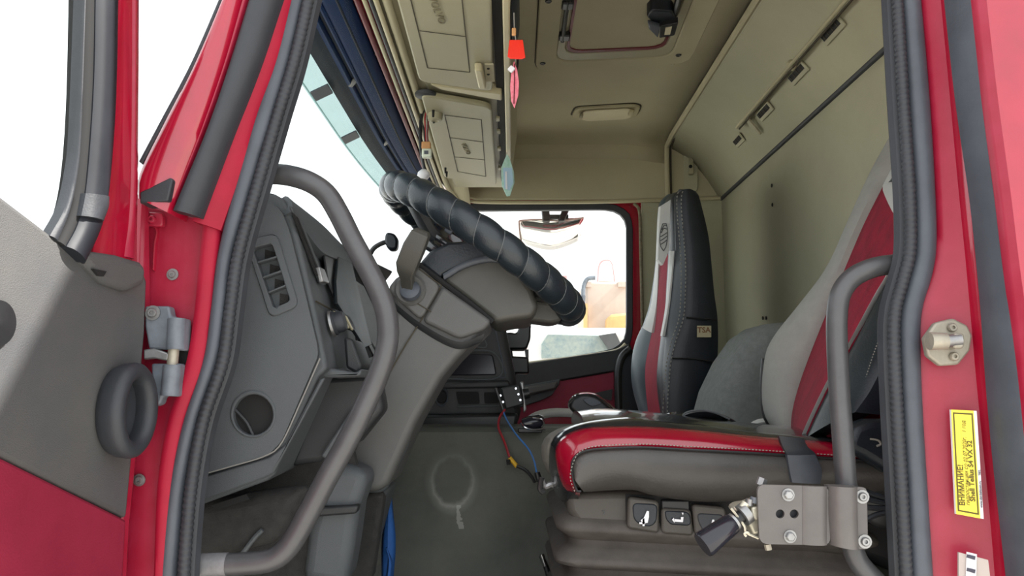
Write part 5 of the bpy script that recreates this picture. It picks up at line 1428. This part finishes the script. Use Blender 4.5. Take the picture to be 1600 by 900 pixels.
put('tube', tube(P([(1424, 411, 1.16), (1395, 413, 1.155), (1362, 419, 1.15), (1332, 434, 1.15), (1314, 458, 1.15), (1308, 490, 1.15), (1308, 540, 1.15), (1312, 620, 1.15), (1318, 700, 1.15), (1324, 780, 1.15), (1330, 840, 1.15), (1338, 872, 1.15), (1356, 896, 1.15), (1385, 925, 1.15)], 1.15), 0.0148, 18, 110), 'tube', gr)
# bracket
br = thing('valve_bracket', 'flat grey steel bracket plate clamped to rear grab handle with bolts', 'bracket', at(1270, 860, 1.13))
h1_ = [at(1219 + 7 * math.cos(a), 803 + 7 * math.sin(a), 1.125) for a in [2 * math.pi * k / 14 for k in range(14)]]
h2_ = [at(1241 + 7 * math.cos(a), 803 + 7 * math.sin(a), 1.125) for a in [2 * math.pi * k / 14 for k in range(14)]]
put('plate', holed(rounded(P([(1183, 757), (1296, 760), (1298, 852), (1187, 850)], 1.125), 0.012), [h1_, h2_], (0, 0.006, 0)), 'bracket', br, angle=30)
put('plate_bend', bar_strip(P([(1254, 759), (1254, 851)], 1.1245), P([(1292, 760), (1292, 852)], 1.1245), 8, 8, 0.005, 0.004), 'bracket', br)
put('tube_clamp', bar_strip(P([(1296, 759), (1296, 800), (1300, 852)], 1.122), P([(1340, 760), (1340, 800), (1342, 858)], 1.122), 12, 10, 0.016, 0.02), 'bracket', br)
put('clamp_flange', prism(rounded(P([(1336, 760), (1355, 762), (1357, 858), (1338, 859)], 1.122), 0.006), (0, 0.005, 0)), 'bracket', br, bevel=0.001)
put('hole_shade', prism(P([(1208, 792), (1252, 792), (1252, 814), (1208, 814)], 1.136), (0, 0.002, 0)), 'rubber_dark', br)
for (px, py) in ((1231, 773), (1234, 838)):
    bm = bmesh.new()
    add_lathe(bm, at(px, py, 1.125), (0, -1, 0), [(0, 0), (0.0088, 0), (0.0088, 0.002), (0.0, 0.002)], 18)
    add_lathe(bm, at(px, py, 1.123), (0, -1, 0), [(0, 0), (0.0062, 0), (0.0062, 0.006), (0.005, 0.007), (0, 0.007)], 6)
    put('hex_bolt', bm, 'steel', br, angle=25)
for (px, py) in ((1347, 776), (1351, 846)):
    screw('socket_bolt', at(px, py, 1.122), (0, -1, 0), 0.0062, 'steel', br, washer=0.0095)
# valve
va = thing('hand_valve', 'alloy hand valve with glossy black knob behind the bracket plate', 'valve', at(1150, 855, 1.16))
k0 = at(1098, 852, 1.13); k1 = at(1146, 816, 1.14)
ka = (k1 - k0).normalized(); kl_ = (k1 - k0).length
put('knob', lathe(k0, ka, [(0, 0), (0.0175, 0), (0.0185, 0.003), (0.0145, kl_ * 0.95), (0.012, kl_), (0, kl_)], 28), 'knob', va)
put('knob_ferrule', lathe(k1 - ka * 0.004, ka, [(0, 0), (0.0125, 0), (0.0125, 0.007), (0, 0.007)], 24), 'steel', va)
put('shaft', lathe(k1, ka, [(0, 0), (0.009, 0), (0.009, 0.02), (0, 0.02)], 16), 'black', va)
put('collar', lathe(k1 + ka * 0.015, ka, [(0, 0), (0.0155, 0), (0.0155, 0.010), (0.011, 0.012), (0, 0.012)], 24), 'steel', va)
put('valve_body', prism(P([(1144, 796), (1152, 788), (1166, 786), (1178, 782), (1190, 780), (1190, 832), (1178, 838), (1172, 824), (1162, 812)], 1.145), (0, 0.03, 0)), 'alloy', va, bevel=0.004)
put('side_block', prism(P([(1174, 792), (1192, 790), (1192, 814), (1174, 812)], 1.135), (0, 0.02, 0)), 'alloy', va, bevel=0.003)
put('fitting', tube(P([(1160, 794), (1166, 786)], 1.14), 0.006, 10, 2, False), 'alloy', va)
put('fitting', tube(P([(1170, 790), (1172, 780)], 1.14), 0.006, 10, 2, False), 'steel', va)
put('fitting', tube(P([(1178, 786), (1180, 777)], 1.14), 0.0065, 10, 2, False), 'hinge', va)
put('top_nut', tube(P([(1188, 758), (1192, 747)], 1.145), 0.007, 6, 2, False), 'steel', va)
put('bottom_nipple', tube(P([(1199, 850), (1201, 859)], 1.14), 0.005, 8, 2, False), 'zinc', va)
put('wire_clip', tube(P([(1142, 794), (1150, 804), (1163, 822), (1166, 832), (1185, 841)], 1.135), 0.0018, 6, 24), 'alloy', va)
put('clip_eye', tube(P([(1166, 838), (1163, 834), (1168, 832), (1172, 836)], 1.133), 0.0018, 6, 14), 'alloy', va)
# hoses from the bracket to the pillar
hs = thing('air_hoses', 'four thin black air hoses running behind the bracket to the pillar', 'hose', at(1378, 800, 1.2))
for q in ([(1340, 764), (1370, 774), (1400, 782), (1425, 786)], [(1340, 776), (1370, 783), (1400, 789), (1425, 792)], [(1345, 792), (1375, 794), (1400, 794), (1425, 797)], [(1345, 818), (1365, 806), (1395, 799), (1425, 802)]):
    put('hose', tube(P(q, 1.20), 0.0042, 8, 20), 'rubber_dark', hs)

# tipper body added out of view; chamfered front corner shaped to shade the door
tp = thing('added_tipper', 'tall red tipper body added out of view behind the cab to shade the door', 'tipper', Vector((2.3, 2.2, 0)))
def back(px, py, X):
    p = D(px, py); k = (X - p.x) / SUN_TO.x
    return p + SUN_TO * k
ca, cb2 = back(0, 612, 1.45), back(112, 400, 1.45)
sl = (cb2 - ca)
lo_ = ca - sl * 0.25; hi2 = cb2 + sl * 2.2
put('front_board', prism([Vector((1.45, lo_.y, 1.2)), lo_, hi2, Vector((1.45, 4.4 - hi2.y, hi2.z)), Vector((1.45, 4.4 - lo_.y, lo_.z)), Vector((1.45, 4.4 - lo_.y, 1.2))], (0.08, 0, 0)), 'red', tp, bevel=0.01)
put('side_board', box((3.4, lo_.y + 0.06, 1.9), (3.9, 0.08, 1.3)), 'red', tp, bevel=0.01)
put('side_board', box((3.4, 4.4 - lo_.y - 0.06, 1.9), (3.9, 0.08, 1.3)), 'red', tp, bevel=0.01)
put('frame_rail', box((3.3, 2.2, 0.9), (4.2, 0.9, 0.5)), 'rubber_dark', tp, bevel=0.02)
for x in (2.6, 4.2):
    put('wheel', lathe(Vector((x, 1.1, 0.5)), (0, -1, 0), [(0, 0), (0.48, 0), (0.5, 0.06), (0.48, 0.25), (0.25, 0.28), (0, 0.2)], 28), 'rubber_dark', tp)
    put('wheel', lathe(Vector((x, 3.3, 0.5)), (0, 1, 0), [(0, 0), (0.48, 0), (0.5, 0.06), (0.48, 0.25), (0.25, 0.28), (0, 0.2)], 28), 'rubber_dark', tp)
# ================================================================== OUTSIDE THE PASSENGER WINDOW
om = thing('kerb_mirror', 'convex kerb mirror hanging outside the passenger window top', 'mirror', at(860, 385, 3.62))
put('bracket', prism(P([(846, 322), (858, 322), (860, 345), (848, 345)], 3.55), (0, 0.06, 0)), 'black', om, bevel=0.006)
put('bracket_arm', box(at(869, 318, 3.5), (0.12, 0.2, 0.03)), 'black', om, bevel=0.006)
put('bracket', prism(P([(880, 322), (892, 322), (882, 345), (872, 345)], 3.55), (0, 0.06, 0)), 'black', om, bevel=0.006)
put('bracket_bar', tube(P([(850, 339), (888, 339)], 3.58), 0.012, 8, 2, False), 'black', om)
A_ = P([(811, 344), (835, 342), (865, 343), (890, 341), (912, 340)], 3.58)
rings = []
for s, drop in ((0, 0.0), (0.35, 0.05), (0.7, 0.09), (1.0, 0.11)):
    rings.append([p + Vector((0, s * 0.18, -drop * (0.4 + 0.6 * math.sin(math.pi * (0.12 + 0.76 * i / 14))))) for i, p in enumerate(crom(A_, 15))])
put('mirror_glass', loft(rings, closed=False), 'mirror', om, solid=0.004)
put('mirror_rim', tube(P([(811, 345), (840, 343), (870, 345), (895, 343), (912, 340)], 3.575), 0.004, 8, 20), 'tan', om)
put('mirror_side', tube(P([(811, 345), (812, 362), (815, 382)], 3.575), 0.004, 8, 10), 'tan', om)
# machine in the yard
mc = thing('yard_machine', 'tan yard machine with window frame and hose beyond passenger window', 'machine', at(940, 600, 9.0))
put('tank', prism(P([(914, 440), (985, 440), (985, 600), (918, 600)], 9.0), (0, 1.2, 0)), 'tan', mc, bevel=0.03)
put('chassis', box((1.45, 9.6, 0.93), (1.1, 0.9, 1.86)), 'tan', mc, bevel=0.03)
put('cabin', prism(P([(934, 440), (938, 410), (955, 408), (960, 440)], 9.1), (0, 0.8, 0)), 'white_body', mc, bevel=0.02)
put('cabin_frame', tube(P([(934, 441), (938, 411), (955, 409), (961, 441)], 9.05), 0.012, 6, 24), 'rose', mc)
put('cabin_sill', tube(P([(932, 442), (962, 442)], 9.05), 0.012, 6, 2, False), 'rose', mc)
put('hose', tube(P([(930, 434), (918, 436), (912, 448), (911, 470)], 8.95), 0.025, 8, 20), 'hinge', mc)
put('hose_end', tube(P([(911, 462), (910, 474)], 8.9), 0.03, 8, 2, False), 'rubber', mc)
put('marker_post', prism(P([(912, 474), (918, 474), (918, 600), (912, 600)], 8.9), (0, 0.1, 0)), 'amber', mc)
put('cap', prism(P([(914, 440), (924, 440), (924, 448), (914, 448)], 8.95), (0, 0.1, 0)), 'tan', mc)
put('cap', prism(P([(966, 440), (980, 440), (980, 448), (966, 448)], 8.95), (0, 0.1, 0)), 'tan', mc)
put('bonnet', prism(P([(950, 496), (956, 491), (985, 488), (985, 600), (950, 600)], 8.6), (0, 0.3, 0)), 'amber', mc, bevel=0.03)
put('far_rail', prism(P([(868, 432), (886, 430), (886, 446), (872, 446)], 9.2), (0, 0.2, 0)), 'rose', mc)
# parked white vehicle below window height
pv = thing('parked_van', 'white parked van roof with dusty pale windscreen below the window', 'van', Vector((0.4, 6.4, 0)))
put('body', prism([Vector((-0.3, 6.0, 0.3)), Vector((1.9, 6.0, 0.3)), Vector((1.9, 6.0, 2.22)), Vector((0.0, 6.0, 2.22)), Vector((-0.2, 6.0, 1.9))], (0, 2.0, 0)), 'white_body', pv, bevel=0.06, seg=3)
put('windscreen', prism(P([(846, 538), (856, 522), (935, 524), (962, 522), (972, 546), (950, 556), (846, 560)], 5.98), (0, 0.04, 0)), 'wind', pv, bevel=0.004)
put('pillar', prism(P([(936, 524), (962, 520), (972, 542), (950, 545)], 5.96), (0, 0.03, 0)), 'lace', pv)
for x in (0.1, 1.6):
    put('wheel', lathe(Vector((x, 6.02, 0.35)), (0, -1, 0), [(0, 0), (0.34, 0), (0.35, 0.05), (0.2, 0.08), (0, 0.06)], 24), 'rubber_dark', pv)
